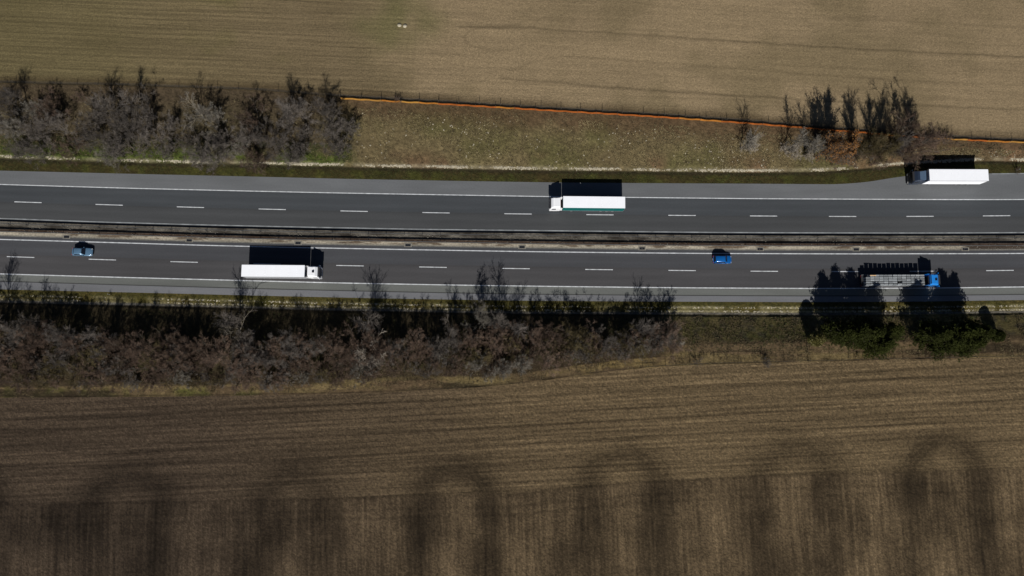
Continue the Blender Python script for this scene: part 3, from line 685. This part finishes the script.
def snow_fence(px0, px1):
    x0, x1 = P(px0, 97, ZN)[0], P(px1, 140, ZN)[0]; rr = random.Random(9)
    t = empty('mesh_barrier', ((x0 + x1) / 2, float(at(rA, (x0 + x1) / 2)) - .35, ZN)); o = t.location
    X = x0; st = MB().cyl((0, 0, .6), 'z', .04, 1.5, 6).build('stake', M['post']); sm = st.data; bpy.data.objects.remove(st)
    while X < x1:
        L = 4.55 * rr.uniform(.9, 1.1); n = 6; xs = np.linspace(X, X + L - .03, n); v = []
        for i, x in enumerate(xs):
            y = float(at(rA, x)) - .35 + .06 * math.sin(x * 1.7); z = gz(x, y); sag = .14 * math.sin(math.pi * i / (n - 1)) * rr.uniform(.5, 1)
            for yy, zz in ((-.012, .05), (-.012 + .08, 0.75 - sag), (.012 + .08, 0.75 - sag), (.012, .05)): v.append((x - o.x, y + yy - o.y, z + zz - o.z))
        f = [(i * 4 + k, i * 4 + (k + 1) % 4, i * 4 + 4 + (k + 1) % 4, i * 4 + 4 + k) for i in range(n - 1) for k in range(4)] + [(3, 2, 1, 0), tuple(4 * (n - 1) + k for k in range(4))]
        pxm = px_x(X); q_ = rr.random(); w_ = np.interp(pxm, [340, 400, 460, 560, 880, 930, 1000], [1.1, .9, .5, .08, .08, .6, .9]); tint = 'yellow' if q_ < w_ - .35 else 'amber' if q_ < w_ + .1 else 'orange'
        link('panel', mesh_np('panel', v, f), M[tint], t)
        ys = float(at(rA, X)) - .30; link('stake', sm, None, t, (X - o.x, ys - o.y, gz(X, ys) - o.z)); X += L
    tag(t, 'long orange mesh barrier running beside the upper field fence', 'barrier')
snow_fence(341, 1040)

# ------------------------------------------------------------------ vegetation
def seg_mesh(name, segs, sides=3):
    S = np.array(segs, float); p0, p1, r0, r1 = S[:, 0:3], S[:, 3:6], S[:, 6], S[:, 7]
    d = p1 - p0; d /= np.maximum(np.linalg.norm(d, axis=1, keepdims=True), 1e-6)
    ref = np.where(np.abs(d[:, 2:3]) > .9, np.array([[1., 0, 0]]), np.array([[0, 0, 1.]]))
    u = np.cross(d, ref); u /= np.linalg.norm(u, axis=1, keepdims=True); w = np.cross(d, u)
    v = np.zeros((len(S), 2 * sides, 3))
    for k in range(sides):
        a = 2 * math.pi * k / sides; q = u * math.cos(a) + w * math.sin(a)
        v[:, k] = p0 + q * r0[:, None]; v[:, sides + k] = p1 + q * r1[:, None]
    base = np.arange(len(S))[:, None] * 2 * sides
    f = np.concatenate([base + np.array([k, (k + 1) % sides, sides + (k + 1) % sides, sides + k]) for k in range(sides)])
    return mesh_np(name, v.reshape(-1, 3), f)
def rdir(rr, d, ang):
    d = Vector(d).normalized(); o = d.orthogonal().normalized(); o.rotate(Matrix.Rotation(rr.uniform(0, 2 * math.pi), 3, d))
    return (d * math.cos(ang) + o * math.sin(ang)).normalized()
def grow(rr, out, tips, p, d, L, r, lev, cfg):
    """cfg[lev] = (segments, children, child length ratio, angle, first child at, upward pull, wobble)"""
    n, nc, lr, ang, t0, up, wob = cfg[lev]
    pts = [Vector(p)]; d = Vector(d)
    for i in range(n):
        d = (d + Vector((rr.gauss(0, wob), rr.gauss(0, wob), rr.gauss(0, wob) + up))).normalized()
        q = pts[-1] + d * (L / n); ra = r * (1 - .75 * i / n); rb = r * (1 - .75 * (i + 1) / n)
        out[lev].append((*pts[-1], *q, ra, rb)); pts.append(q)
    tips.append((pts[-1], d))
    if lev + 1 < len(cfg):
        for c in range(nc):
            t = t0 + (1 - t0) * (c + rr.random()) / nc; k = min(int(t * n), n - 1); fpt = pts[k].lerp(pts[k + 1], t * n - k)
            dd = rdir(rr, (pts[k + 1] - pts[k]), ang * rr.uniform(.7, 1.25))
            grow(rr, out, tips, fpt, dd, L * lr * rr.uniform(.6, 1.2) * (1.15 - .45 * t), max(r * .45, .013), lev + 1, cfg)
def variant(seed, kind):
    rr = random.Random(seed); out = [[] for _ in range(5)]; tips = []
    if kind == 'shrub':        # many stems, round, 1 unit = metres (about 3.6 m tall)
        cfg = [(5, 7, .50, .75, .3, .04, .14), (4, 10, .42, .8, .5, .05, .2), (2, 6, .6, .8, .2, .08, .2), (1, 0, 0, 0, 0, 0, .2)]
        for i in range(9):
            a = rr.uniform(0, 6.28); tl = rr.uniform(.15, .85)
            grow(rr, out, tips, (.25 * math.cos(a), .25 * math.sin(a), 0), (math.cos(a) * math.sin(tl), math.sin(a) * math.sin(tl), math.cos(tl)), rr.uniform(2.4, 3.4), .035, 0, cfg)
        cut = 2
    elif kind == 'bigshrub':   # about 5.5 m, grey, dense
        cfg = [(5, 9, .46, .72, .25, .05, .12), (4, 12, .40, .8, .45, .05, .2), (2, 6, .58, .8, .2, .08, .2), (1, 0, 0, 0, 0, 0, .2)]
        for i in range(10):
            a = rr.uniform(0, 6.28); tl = rr.uniform(.12, .8)
            grow(rr, out, tips, (.4 * math.cos(a), .4 * math.sin(a), 0), (math.cos(a) * math.sin(tl), math.sin(a) * math.sin(tl), math.cos(tl)), rr.uniform(3.6, 5.2), .05, 0, cfg)
        cut = 2
    elif kind == 'tree':       # bare tree with upright limbs, about 10 m
        cfg = [(6, 24, .62, .52, .10, .03, .04), (5, 11, .36, .55, .15, .07, .10), (3, 8, .5, .6, .15, .06, .15), (2, 5, .55, .6, .2, .05, .2), (1, 0, 0, 0, 0, 0, .2)]
        grow(rr, out, tips, (0, 0, -.1), (0, 0, 1), 8.0, .17, 0, cfg); cut = 2
    elif kind == 'slim':       # slender bare tree, about 7 m
        cfg = [(6, 24, .42, .6, .12, .03, .06), (3, 9, .45, .6, .2, .06, .12), (2, 5, .5, .6, .2, .05, .15), (1, 0, 0, 0, 0, 0, .2)]
        grow(rr, out, tips, (0, 0, -.1), (0, 0, 1), 6.6, .09, 0, cfg); cut = 1
    elif kind == 'twiggy':     # open, pale branching crown
        cfg = [(5, 7, .55, .8, .3, .02, .12), (4, 6, .5, .7, .25, .06, .16), (2, 4, .55, .7, .3, .05, .2), (1, 0, 0, 0, 0, 0, .2)]
        for i in range(4):
            a = i * 1.57 + rr.uniform(-.4, .4); tl = rr.uniform(.25, .7)
            grow(rr, out, tips, (.1 * math.cos(a), .1 * math.sin(a), 0), (math.cos(a) * math.sin(tl), math.sin(a) * math.sin(tl), math.cos(tl)), rr.uniform(3.4, 4.6), .07, 0, cfg)
        cut = 2
    low = [s for l in out[:cut] for s in l]; hi = [s for l in out[cut:] for s in l]
    return seg_mesh('trunk', low, 5), seg_mesh('crown', hi, 3), tips
LIB = {}
for kind, n in (('shrub', 7), ('bigshrub', 6), ('tree', 4), ('slim', 3), ('twiggy', 3)):
    LIB[kind] = [variant(100 + 13 * i + len(kind), kind) for i in range(n)]
MESHC = {}
def mcopy(me, mat):
    k = (me.name, mat.name)
    if k not in MESHC:
        c = me.copy(); c.materials.clear(); c.materials.append(mat); MESHC[k] = c
    return MESHC[k]
def plant(name, kind, px, py, h, mat, label, cat, group=None, i=None, wide=1.0, bark='bark'):
    ref = {'shrub': 3.6, 'bigshrub': 5.4, 'tree': 10.0, 'slim': 7.2, 'twiggy': 4.8}[kind]
    p = ground_at(px, py); t = empty(name, p, R.uniform(0, 6.28)); s = h / ref; t.scale = (s * wide, s * wide, s)
    lo, hi, _ = LIB[kind][R.randrange(len(LIB[kind])) if i is None else i]
    link('stem' if 'shrub' in name or 'bush' in name else 'trunk', mcopy(lo, M[bark]), None, t); link('twigs' if 'shrub' in name or 'bush' in name else 'crown', mcopy(hi, M[mat]), None, t)
    return tag(t, label, cat, group)

# --- hedge on the lower bank
def low_sec(px):
    return 'at the far left' if px < 64 else 'below the grey blue car' if px < 135 else 'left of the white truck' if px < 225 else 'below the white truck' if px < 330 else 'right of the white truck' if px < 430 else 'by the silvery shrubs' if px < 540 else 'at its right end'
np_K = lambda px: np.interp(px, [p[0] for p in pK], [p[1] for p in pK]); np_M = lambda px: np.interp(px, [p[0] for p in pM], [p[1] for p in pM])
px = -14.0
while px < 668:
    top = np_K(px) + np.interp(px, [0, 150, 300, 400, 500, 680], [41, 50, 48, 42, 33, 33]); bot = np_M(px) - (12 if px < 480 else 15 if px < 600 else 17)
    n = max(3, int(round((bot - top) / 11.5)))
    for k in range(n):
        py = top + (bot - top) * (k + R.uniform(.15, .85)) / n; x = px + R.uniform(-6, 6)
        m = R.choices(['tw_brown', 'tw_grey', 'tw_olive', 'tw_silver'], [.55, .27, .12, .06])[0]
        h = R.uniform(2.6, 5.0) * (.8 if k == n - 1 else 1); h = R.uniform(4.4, 6.2) if k == 0 else h; row = 'road side' if k == 0 else 'field side' if k == n - 1 else ['second', 'third', 'fourth', 'fifth', 'sixth'][k - 1] + ' row from road'
        plant('shrub', 'bigshrub' if k == 0 else 'shrub', x, py, h, m, {'tw_brown': 'bare brown', 'tw_grey': 'bare grey', 'tw_olive': 'bare olive', 'tw_silver': 'bare silvery'}[m] + ' shrub, lower hedge ' + row + ', ' + low_sec(x), 'shrub', 'lower hedge ' + row + ' ' + low_sec(x), wide=R.uniform(.85, 1.15))
    px += R.uniform(10.5, 14)
plant('bare_tree', 'twiggy', 370, 354, 6.6, 'tw_pale', 'pale bleached spreading tree in the middle of the lower hedge', 'tree', bark='barkpale')
plant('bare_tree', 'twiggy', 240, 330, 6.8, 'tw_grey', 'grey tree with pale yellowish limbs in the hedge below the white truck', 'tree', bark='barkpale')
for x, y, h, lb in ((374, 322, 9.0, 'slender bare tree of the lower hedge shading the road right of the white truck'), (6, 322, 10.0, 'slender bare tree at the far left end of the lower hedge'), (238, 324, 7.6, 'slender bare tree of the lower hedge below the white trailer'),
                    (498, 326, 8.6, 'slender bare tree right of the round silvery shrub'), (520, 328, 7.0, 'slender bare tree second right of the round silvery shrub'), (636, 328, 6.6, 'slender bare tree near the right end of the lower hedge'), (646, 330, 6.0, 'last slender bare tree at the right end of the lower hedge'), (44, 322, 6.5, 'slender bare tree below the gap before the grey blue car')):
    plant('bare_tree', 'slim', x, y, h, 'tw_grey', lb, 'tree', wide=1.2)
plant('shrub', 'bigshrub', 478, 322, 7.4, 'tw_silver', 'tall round silvery shrub on the road side of the lower hedge', 'shrub', wide=.8)
for x, y, lb in ((482, 368, 'left'), (500, 371, 'middle'), (519, 366, 'right')):
    plant('shrub', 'bigshrub', x, y, 4.6, 'tw_silver', lb + ' of the three silvery shrubs at the field side of the lower hedge', 'shrub', 'silvery field side shrubs')
plant('shrub', 'shrub', 697, 362, 1.6, 'tw_grey', 'small dark bush at the field fence right of the hedge end', 'shrub')
plant('shrub', 'shrub', 763, 362, 2.0, 'tw_grey', 'small dark bush at the field fence left of the pines', 'shrub')

# --- hedge on the upper bank, left
hid = [(2,112),(26,108),(50,112),(8,130),(30,134),(12,150),(38,150),(56,128),(92,118),(108,110),(96,138),(118,128),(126,148),(104,152),(142,114),(150,134),(160,150),(174,124),(186,140),(196,152),(210,122),(222,138),(236,150),(214,158),(252,116),(262,134),(284,122),(276,146),(250,160),(300,116),(306,134),(298,150),(324,118),(330,134),(338,148),(346,132),(246,138),(66,148),(130,134),(288,158)]
for i, (x, y) in enumerate(hid):
    x += 12 * (1 - x / 500); y += 4
    sec = 'at the left edge' if x < 70 else 'right of its bright gap' if x < 160 else 'around the pale branching tree' if x < 245 else 'at the right hand end'
    sec = ('road side, ' if y > 148 else 'field side, ' if y < 126 else 'middle, ') + sec
    plant('shrub', 'bigshrub', x, y, R.uniform(4.2, 6.4), R.choices(['tw_grey', 'tw_brown', 'tw_silver'], [.75, .17, .08])[0], 'large bare shrub of the upper hedge, ' + sec, 'shrub', 'upper hedge ' + sec, wide=R.uniform(.85, 1.15))
for x, y, h, lb in ((26, 100, 6.5, 'slender bare tree throwing a shadow on the field at the far left'), (112, 108, 7.5, 'slender bare tree at the field side of the upper hedge, left of centre'), (142, 108, 7.5, 'slender bare tree at the field side of the upper hedge, left of the pale tree'), (292, 114, 7.5, 'slender bare tree at the field side of the upper hedge near its right end')):
    plant('bare_tree', 'slim', x, y, h, 'tw_grey', lb, 'tree', wide=1.25)
plant('bare_tree', 'twiggy', 203, 116, 7.8, 'tw_silver', 'pale branching bare tree at the field edge of the upper hedge', 'tree', bark='barkpale')
for x, y, h, lb in ((52, 98, 2.6, 'low shrub on the field edge left of the upper hedge gap'), (83, 98, 2.4, 'low shrub on the field edge above the upper hedge gap'), (398, 102, 1.6, 'small shrub on the fence line right of the upper hedge'), (1017, 172, 1.2, 'tiny dark shrub at the edge of the parking bay')):
    plant('shrub', 'shrub', x, y, h, 'tw_brown', lb, 'shrub')

# --- trees beside the parking bay, right
plant('bare_tree', 'slim', 740, 149, 8.0, 'tw_silver', 'lone slender tree with pale shrub beside the orange barrier', 'tree', wide=1.1)
plant('shrub', 'bigshrub', 746, 148, 3.4, 'tw_pale', 'lone silvery shrub beneath the slender tree at the orange barrier', 'shrub')
plant('bare_tree', 'slim', 785, 152, 9.6, 'tw_silver', 'slender tree at the left end of the roadside tree group', 'tree', wide=1.0)
for x, y, lb in ((788, 153, 'left'), (802, 156, 'right')): plant('shrub', 'bigshrub', x, y, 3.6, 'tw_pale', lb + ' of the two silvery shrubs left of the withered oak', 'shrub')
plant('bare_tree', 'slim', 805, 156, 9.6, 'tw_silver', 'slender tree between the silvery shrubs and the withered oak', 'tree')
plant('bare_tree', 'tree', 852, 158, 12.2, 'tw_olive', 'olive bare tree just right of the withered trees', 'tree', i=0, wide=.8)
plant('bare_tree', 'tree', 869, 158, 12.0, 'tw_olive', 'bare tree in the middle of the roadside group', 'tree', i=1, wide=.8)
plant('bare_tree', 'bigshrub', 896, 150, 11.4, 'tw_brown', 'tallest bare tree, fanning out behind the cab of the parked truck', 'tree', i=4, wide=.85)
plant('bare_tree', 'tree', 908, 150, 9.6, 'tw_brown', 'smaller brownish bare tree right of the tallest roadside tree', 'tree', i=3, wide=1.1)
plant('bare_tree', 'tree', 878, 153, 10.6, 'tw_grey', 'bare tree left of the tallest roadside tree', 'tree', i=0, wide=.75)
for x, y, h, lb in ((850, 160, 4.2, 'brown shrub at the foot of the middle roadside trees'), (872, 162, 4.6, 'brown shrub left of the tallest roadside tree'), (900, 154, 4.2, 'brown shrub behind the dark truck cab'), (836, 164, 3.2, 'low brown shrub under the withered oak')):
    plant('shrub', 'bigshrub', x, y, h, 'tw_brown', lb, 'shrub')
plant('shrub', 'shrub', 944, 144, 3.0, 'tw_brown', 'single brown shrub at the orange barrier above the parked truck', 'shrub')

def leafy(name, kind, px, py, h, leafmat, label, cat, n, size, i=0, wide=1.0, crown='leaves'):
    p = ground_at(px, py); ref = {'slim': 7.2, 'tree': 10., 'shrub': 3.6}[kind]; t = empty(name, p, R.uniform(0, 6.28)); s = h / ref; t.scale = (s * wide, s * wide, s)
    lo, hi, tips = LIB[kind][i]; link('trunk', mcopy(lo, M['bark']), None, t); link('twigs', mcopy(hi, M['bark']), None, t)
    rr = np.random.RandomState(int(px)); T = np.array([q[0] for q in tips]); idx = rr.randint(0, len(T), n)
    return t, T[idx] + rr.normal(0, .12, (n, 3)), rr
def quad_cloud(name, pts, rr, size, aspect=.6, up=None):
    n = len(pts); a = rr.normal(0, 1, (n, 3)); 
    if up is not None: a = a + up
    a /= np.linalg.norm(a, axis=1, keepdims=True); b = np.cross(a, rr.normal(0, 1, (n, 3))); b /= np.linalg.norm(b, axis=1, keepdims=True)
    s = size * rr.uniform(.6, 1.3, (n, 1)); a = a * s; b = b * s * aspect
    v = np.stack([pts - a, pts + b * .9, pts + a, pts - b * .9], 1).reshape(-1, 3)
    return mesh_np(name, v, (np.arange(n)[:, None] * 4 + np.arange(4)[None]))
t, pts, rr = leafy('oak_tree', 'tree', 826, 160, 13.2, 'oakleaf', '', 'tree', 5200, .12, 1, .8); link('leaves', quad_cloud('leaves', pts, rr, .12), M['oakleaf'], t)
tag(t, 'tree still holding withered orange brown leaves in the roadside group', 'tree')
t, pts, rr = leafy('oak_tree', 'tree', 814, 158, 11.0, 'oakleaf', '', 'tree', 3600, .12, 2, .75); link('leaves', quad_cloud('leaves', pts, rr, .12), M['oakleaf'], t)
tag(t, 'smaller tree with withered orange leaves, left of its neighbour', 'tree')

# --- pines and junipers on the lower bank, right
def pine_variant(seed, H=10.0):
    rr = random.Random(seed); nr = np.random.RandomState(seed); wood = []; pts = []; ups = []
    p = Vector((0, 0, -.1)); d = Vector((0, 0, 1)); n = 8; tr = [p.copy()]
    for i in range(n):
        d = (d + Vector((rr.gauss(0, .03), rr.gauss(0, .03), .1))).normalized(); q = p + d * H / n; wood.append((*p, *q, .17 * (1 - i / n) + .02, .17 * (1 - (i + 1) / n) + .02)); p = q; tr.append(p.copy())
    z = .9
    while z < H - .2:
        k = z / H * n; i = min(int(k), n - 1); c = tr[i].lerp(tr[i + 1], k - i)
        u = z / H; reach = 2.75 * min(1, (1.03 - u) * 1.25) ** .85 * rr.uniform(.8, 1.15) * (.75 + .25 * min(1, u * 4))
        for b in range(rr.choice((5, 6, 6, 7))):
            a = rr.uniform(0, 6.28); L = reach * rr.uniform(.65, 1.2) + .25; el = rr.uniform(.0, .45) + .5 * u
            bd = Vector((math.cos(a) * math.cos(el), math.sin(a) * math.cos(el), math.sin(el))); e = c + bd * L
            wood.append((*c, *e, .035, .012))
            for s in range(int(5 + L * 5)):
                f = rr.uniform(.25, 1.05); q = c.lerp(e, f) + Vector((rr.gauss(0, .13 + .22 * f), rr.gauss(0, .13 + .22 * f), rr.gauss(.05, .12)))
                for m in range(9): pts.append((q.x + rr.gauss(0, .09), q.y + rr.gauss(0, .09), q.z + rr.gauss(.03, .09)))
        z += rr.uniform(.32, .5)
    return seg_mesh('trunk', wood, 4), quad_cloud('crown', np.array(pts), nr, .21, .28, np.array([0, 0, .6]))
PINE = [pine_variant(500 + k) for k in range(4)]
def pine(px, py, h, label, wide=1.0, i=0):
    t = empty('pine_tree', ground_at(px, py), R.uniform(0, 6.28)); s = h / 10.0; t.scale = (s * wide, s * wide, s)
    link('trunk', PINE[i][0], M['bark'], t); link('crown', PINE[i][1], M['needle'], t); tag(t, label, 'pine tree', 'pines on the lower bank')
for k, (x, y, h, w, lb) in enumerate([(829, 331, 9.6, 1.1, 'leftmost pine of the left pine clump on the lower bank'), (843, 335, 10.2, 1.1, 'pine second from left in the left clump below the crates'), (858, 334, 9.8, 1.15, 'middle pine of the left clump below the flatbed crates'), (868, 345, 9.4, 1.15, 'field side pine of the left clump, reaching furthest down'), (879, 335, 8.8, 1.1, 'rightmost pine of the left clump'),
                                      (918, 336, 10.0, 1.15, 'leftmost pine of the right clump below the blue cab'), (932, 343, 9.4, 1.15, 'field side pine of the right clump, left one'), (949, 334, 9.6, 1.2, 'tallest middle pine of the right clump'), (952, 344, 9.0, 1.1, 'field side pine of the right clump, right one'), (962, 334, 9.0, 1.1, 'rightmost pine of the right clump')]): pine(x, y, h, lb, w, k % 4)
def juniper(px, py, h, label, seed, col='juniper', w=.8):
    nr = np.random.RandomState(seed); rr = random.Random(seed); t = empty('juniper', ground_at(px, py))
    n = 5200; zz = nr.rand(n) ** .9; rad = w * np.sqrt(np.clip(np.sin(math.pi * np.clip(zz * .88 + .1, 0, 1)), 0, 1)) * (.55 + .45 * nr.rand(n)) * (1 + .2 * np.sin(zz * 23)); a = nr.rand(n) * 6.283
    pts = np.stack([rad * np.cos(a), rad * np.sin(a), zz * h], 1)
    link('trunk', seg_mesh('trunk', [(0, 0, -.1, 0, 0, h * .9, .07, .02)], 5), M['bark'], t); link('crown', quad_cloud('crown', pts, nr, .2, .45, np.array([0, 0, .9])), M[col], t); tag(t, label, 'juniper')
juniper(812, 339, 4.7, 'yellow green columnar juniper left of the pine clumps', 71, w=1.5)
juniper(993, 336, 3.0, 'small columnar juniper right of the pine clumps', 72, 'needle', 1.2)

# ------------------------------------------------------------------ grass tufts, stones (stuff)
def scatter(n, xr, rN, rS, t0, t1, keep=None, seed=1):
    r_ = np.random.RandomState(seed); x = r_.uniform(*xr, n); t = r_.uniform(t0, t1, n); y = at(rN, x) * (1 - t) + at(rS, x) * t
    if keep is not None:
        m = keep(x, y, t, r_); x, y = x[m], y[m]
    return x, y, ground_z(x, y), r_
def tufts(name, x, y, z, r_, h, w, mat, label, blades=5):
    n = len(x) * blades; X = np.repeat(x, blades); Y = np.repeat(y, blades); Z = np.repeat(z, blades); a = r_.rand(n) * 6.283; le = r_.uniform(.2, .9, n); hh = h * r_.uniform(.5, 1.3, n); sp = r_.normal(0, .10, (n, 2))
    bx, by = X + sp[:, 0], Y + sp[:, 1]; ca, sa = np.cos(a), np.sin(a)
    v = np.stack([np.stack([bx - sa * w, by + ca * w, Z - .02], 1), np.stack([bx + sa * w, by - ca * w, Z - .02], 1), np.stack([bx + ca * le * hh, by + sa * le * hh, Z + hh * np.sqrt(1 - le * le * .8)], 1)], 1).reshape(-1, 3)
    o = link(name, mesh_np(name, v, np.arange(3 * n).reshape(-1, 3)), mat); tag(o, label, 'grass', kind='stuff')
W_ = (-125, 135)
a = scatter(15000, W_, rA2, rB0, 0, 1, lambda x, y, t, r_: (fbm(x, y, 4, 3, 201) > .47) & ((x > -38) | (r_.rand(len(x)) < .3)), 1); tufts('dry_grass', *a, .30, .045, M['straw'], 'pale dry grass tufts on the upper bank')
a = scatter(16000, W_, rA, rB0, 0, 1, lambda x, y, t, r_: fbm(x, y, 5, 3, 203) > .42, 2); tufts('brown_grass', *a, .26, .05, M['straw2'], 'brown withered grass on the upper bank')
a = scatter(9000, W_, rB0, rC, .3, .98, lambda x, y, t, r_: fbm(x, y, 3, 3, 205) > .4, 3); tufts('green_grass', *a, .14, .04, M['green'], 'short green grass beside the upper shoulder')
a = scatter(9000, (-125, -36), rA, rB0, .72, 1.0, lambda x, y, t, r_: fbm(x, y, 6, 3, 81) > .36, 4); tufts('green_grass', *a, .2, .05, M['green'], 'green grass along the foot of the upper hedge')
a = scatter(22000, W_, rL3, rM, 0, .97, lambda x, y, t, r_: (fbm(x, y, 4, 3, 207) > .42) & ((x > 36) | (t > .8)), 5); tufts('brown_grass', *a, .28, .05, M['straw2'], 'brown withered grass on the lower bank')
a = scatter(9000, W_, rL3, rM, .02, .75, lambda x, y, t, r_: (fbm(x, y, 6, 3, 209) > .46), 6); tufts('green_grass', *a, .2, .05, M['green'], 'green grass on the lower bank')
a = scatter(3500, W_, rT, rM, .2, 1.0, lambda x, y, t, r_: (fbm(x, y, 4, 3, 211) > .5), 7); tufts('dry_grass', *a, .2, .035, M['straw'], 'pale dry grass along the ploughed field edge')
a = scatter(9000, W_, rK, rL1, .05, .8, None, 8); tufts('green_grass', *a, .12, .04, M['green'], 'short green grass beside the lower shoulder')

def stones(name, x, y, z, r_, s0, s1, mat, label, flat=.6):
    phi = (1 + 5 ** .5) / 2
    iv = np.array([(-1, phi, 0), (1, phi, 0), (-1, -phi, 0), (1, -phi, 0), (0, -1, phi), (0, 1, phi), (0, -1, -phi), (0, 1, -phi), (phi, 0, -1), (phi, 0, 1), (-phi, 0, -1), (-phi, 0, 1)]) / 1.9
    fc = np.array([(0,11,5),(0,5,1),(0,1,7),(0,7,10),(0,10,11),(1,5,9),(5,11,4),(11,10,2),(10,7,6),(7,1,8),(3,9,4),(3,4,2),(3,2,6),(3,6,8),(3,8,9),(4,9,5),(2,4,11),(6,2,10),(8,6,7),(9,8,1)])
    n = len(x); s = r_.uniform(s0, s1, (n, 1, 1)) * np.array([1.3, .9, flat]) * (1 + .25 * r_.normal(0, 1, (n, 12, 1)).clip(-1.5, 1.5))
    a = r_.rand(n) * 6.283; ca, sa = np.cos(a)[:, None], np.sin(a)[:, None]; q = iv[None] * s
    v = np.stack([q[..., 0] * ca - q[..., 1] * sa + x[:, None], q[..., 0] * sa + q[..., 1] * ca + y[:, None], q[..., 2] + z[:, None]], 2).reshape(-1, 3)
    f = (np.arange(n)[:, None, None] * 12 + fc[None]).reshape(-1, 3)
    o = link(name, mesh_np(name, v, f), mat); tag(o, label, 'stones', kind='stuff')
a = scatter(9000, W_, rB0, rB, .25, .85, lambda x, y, t, r_: r_.rand(len(x)) < np.exp(-((t - .5 - .3 * (fbm(x, x * 0, 3, 3, 93) - .5)) / .26) ** 2) * sstep(.36, .6, fbm(x, y, 5, 4, 91)), 11); stones('ditch_stones', *a, .06, .19, M['stone'], 'pale broken stones lining the upper roadside ditch')
a = scatter(7000, W_, rL0, rL2, .1, .95, lambda x, y, t, r_: (fbm(x, y * .4, 5, 4, 107) + .25 * r_.rand(len(x)) + .08 * (x > 33) > .6) & (np.abs(((at(rK, x) - y) - 1.25)) * np.abs((at(rK, x) - y) - 2.1) < .12), 12); stones('ditch_stones', *a, .06, .17, M['stone'], 'pale stones lining the lower roadside ditch')
a = scatter(2000, W_, rF2, rG1, .15, .98, lambda x, y, t, r_: fbm(x, y * 5, 5, 4, 131) > .45, 13); stones('median_stones', *a, .04, .09, M['concrete'], 'loose pale gravel scattered along the median')
a = scatter(900, W_, rA2, rB0, .1, 1, lambda x, y, t, r_: (fbm(x, y, 5, 3, 213) > .5) & (x > -36), 14); stones('bank_stones', *a, .07, .17, M['stone'], 'pale stones scattered on the upper bank')
for x, y, lb in ((399.5, 25.5, 'left of two pale stones lying on the upper field'), (405, 26.2, 'right of two pale stones lying on the upper field')):
    X, Y = P(x, y, ZN); o = bmesh.new(); bmesh.ops.create_icosphere(o, subdivisions=2, radius=.42)
    for v in o.verts: v.co = Vector((v.co.x * 1.2, v.co.y, v.co.z * .7)) * (1 + .25 * (float(vnoise(v.co.x * 3 + x, v.co.y * 3)) - .5))
    me = bpy.data.meshes.new('boulder'); o.to_mesh(me); o.free(); tag(link('boulder', me, M['stone'], None, (X, Y, ZN + .12)), lb, 'stone')
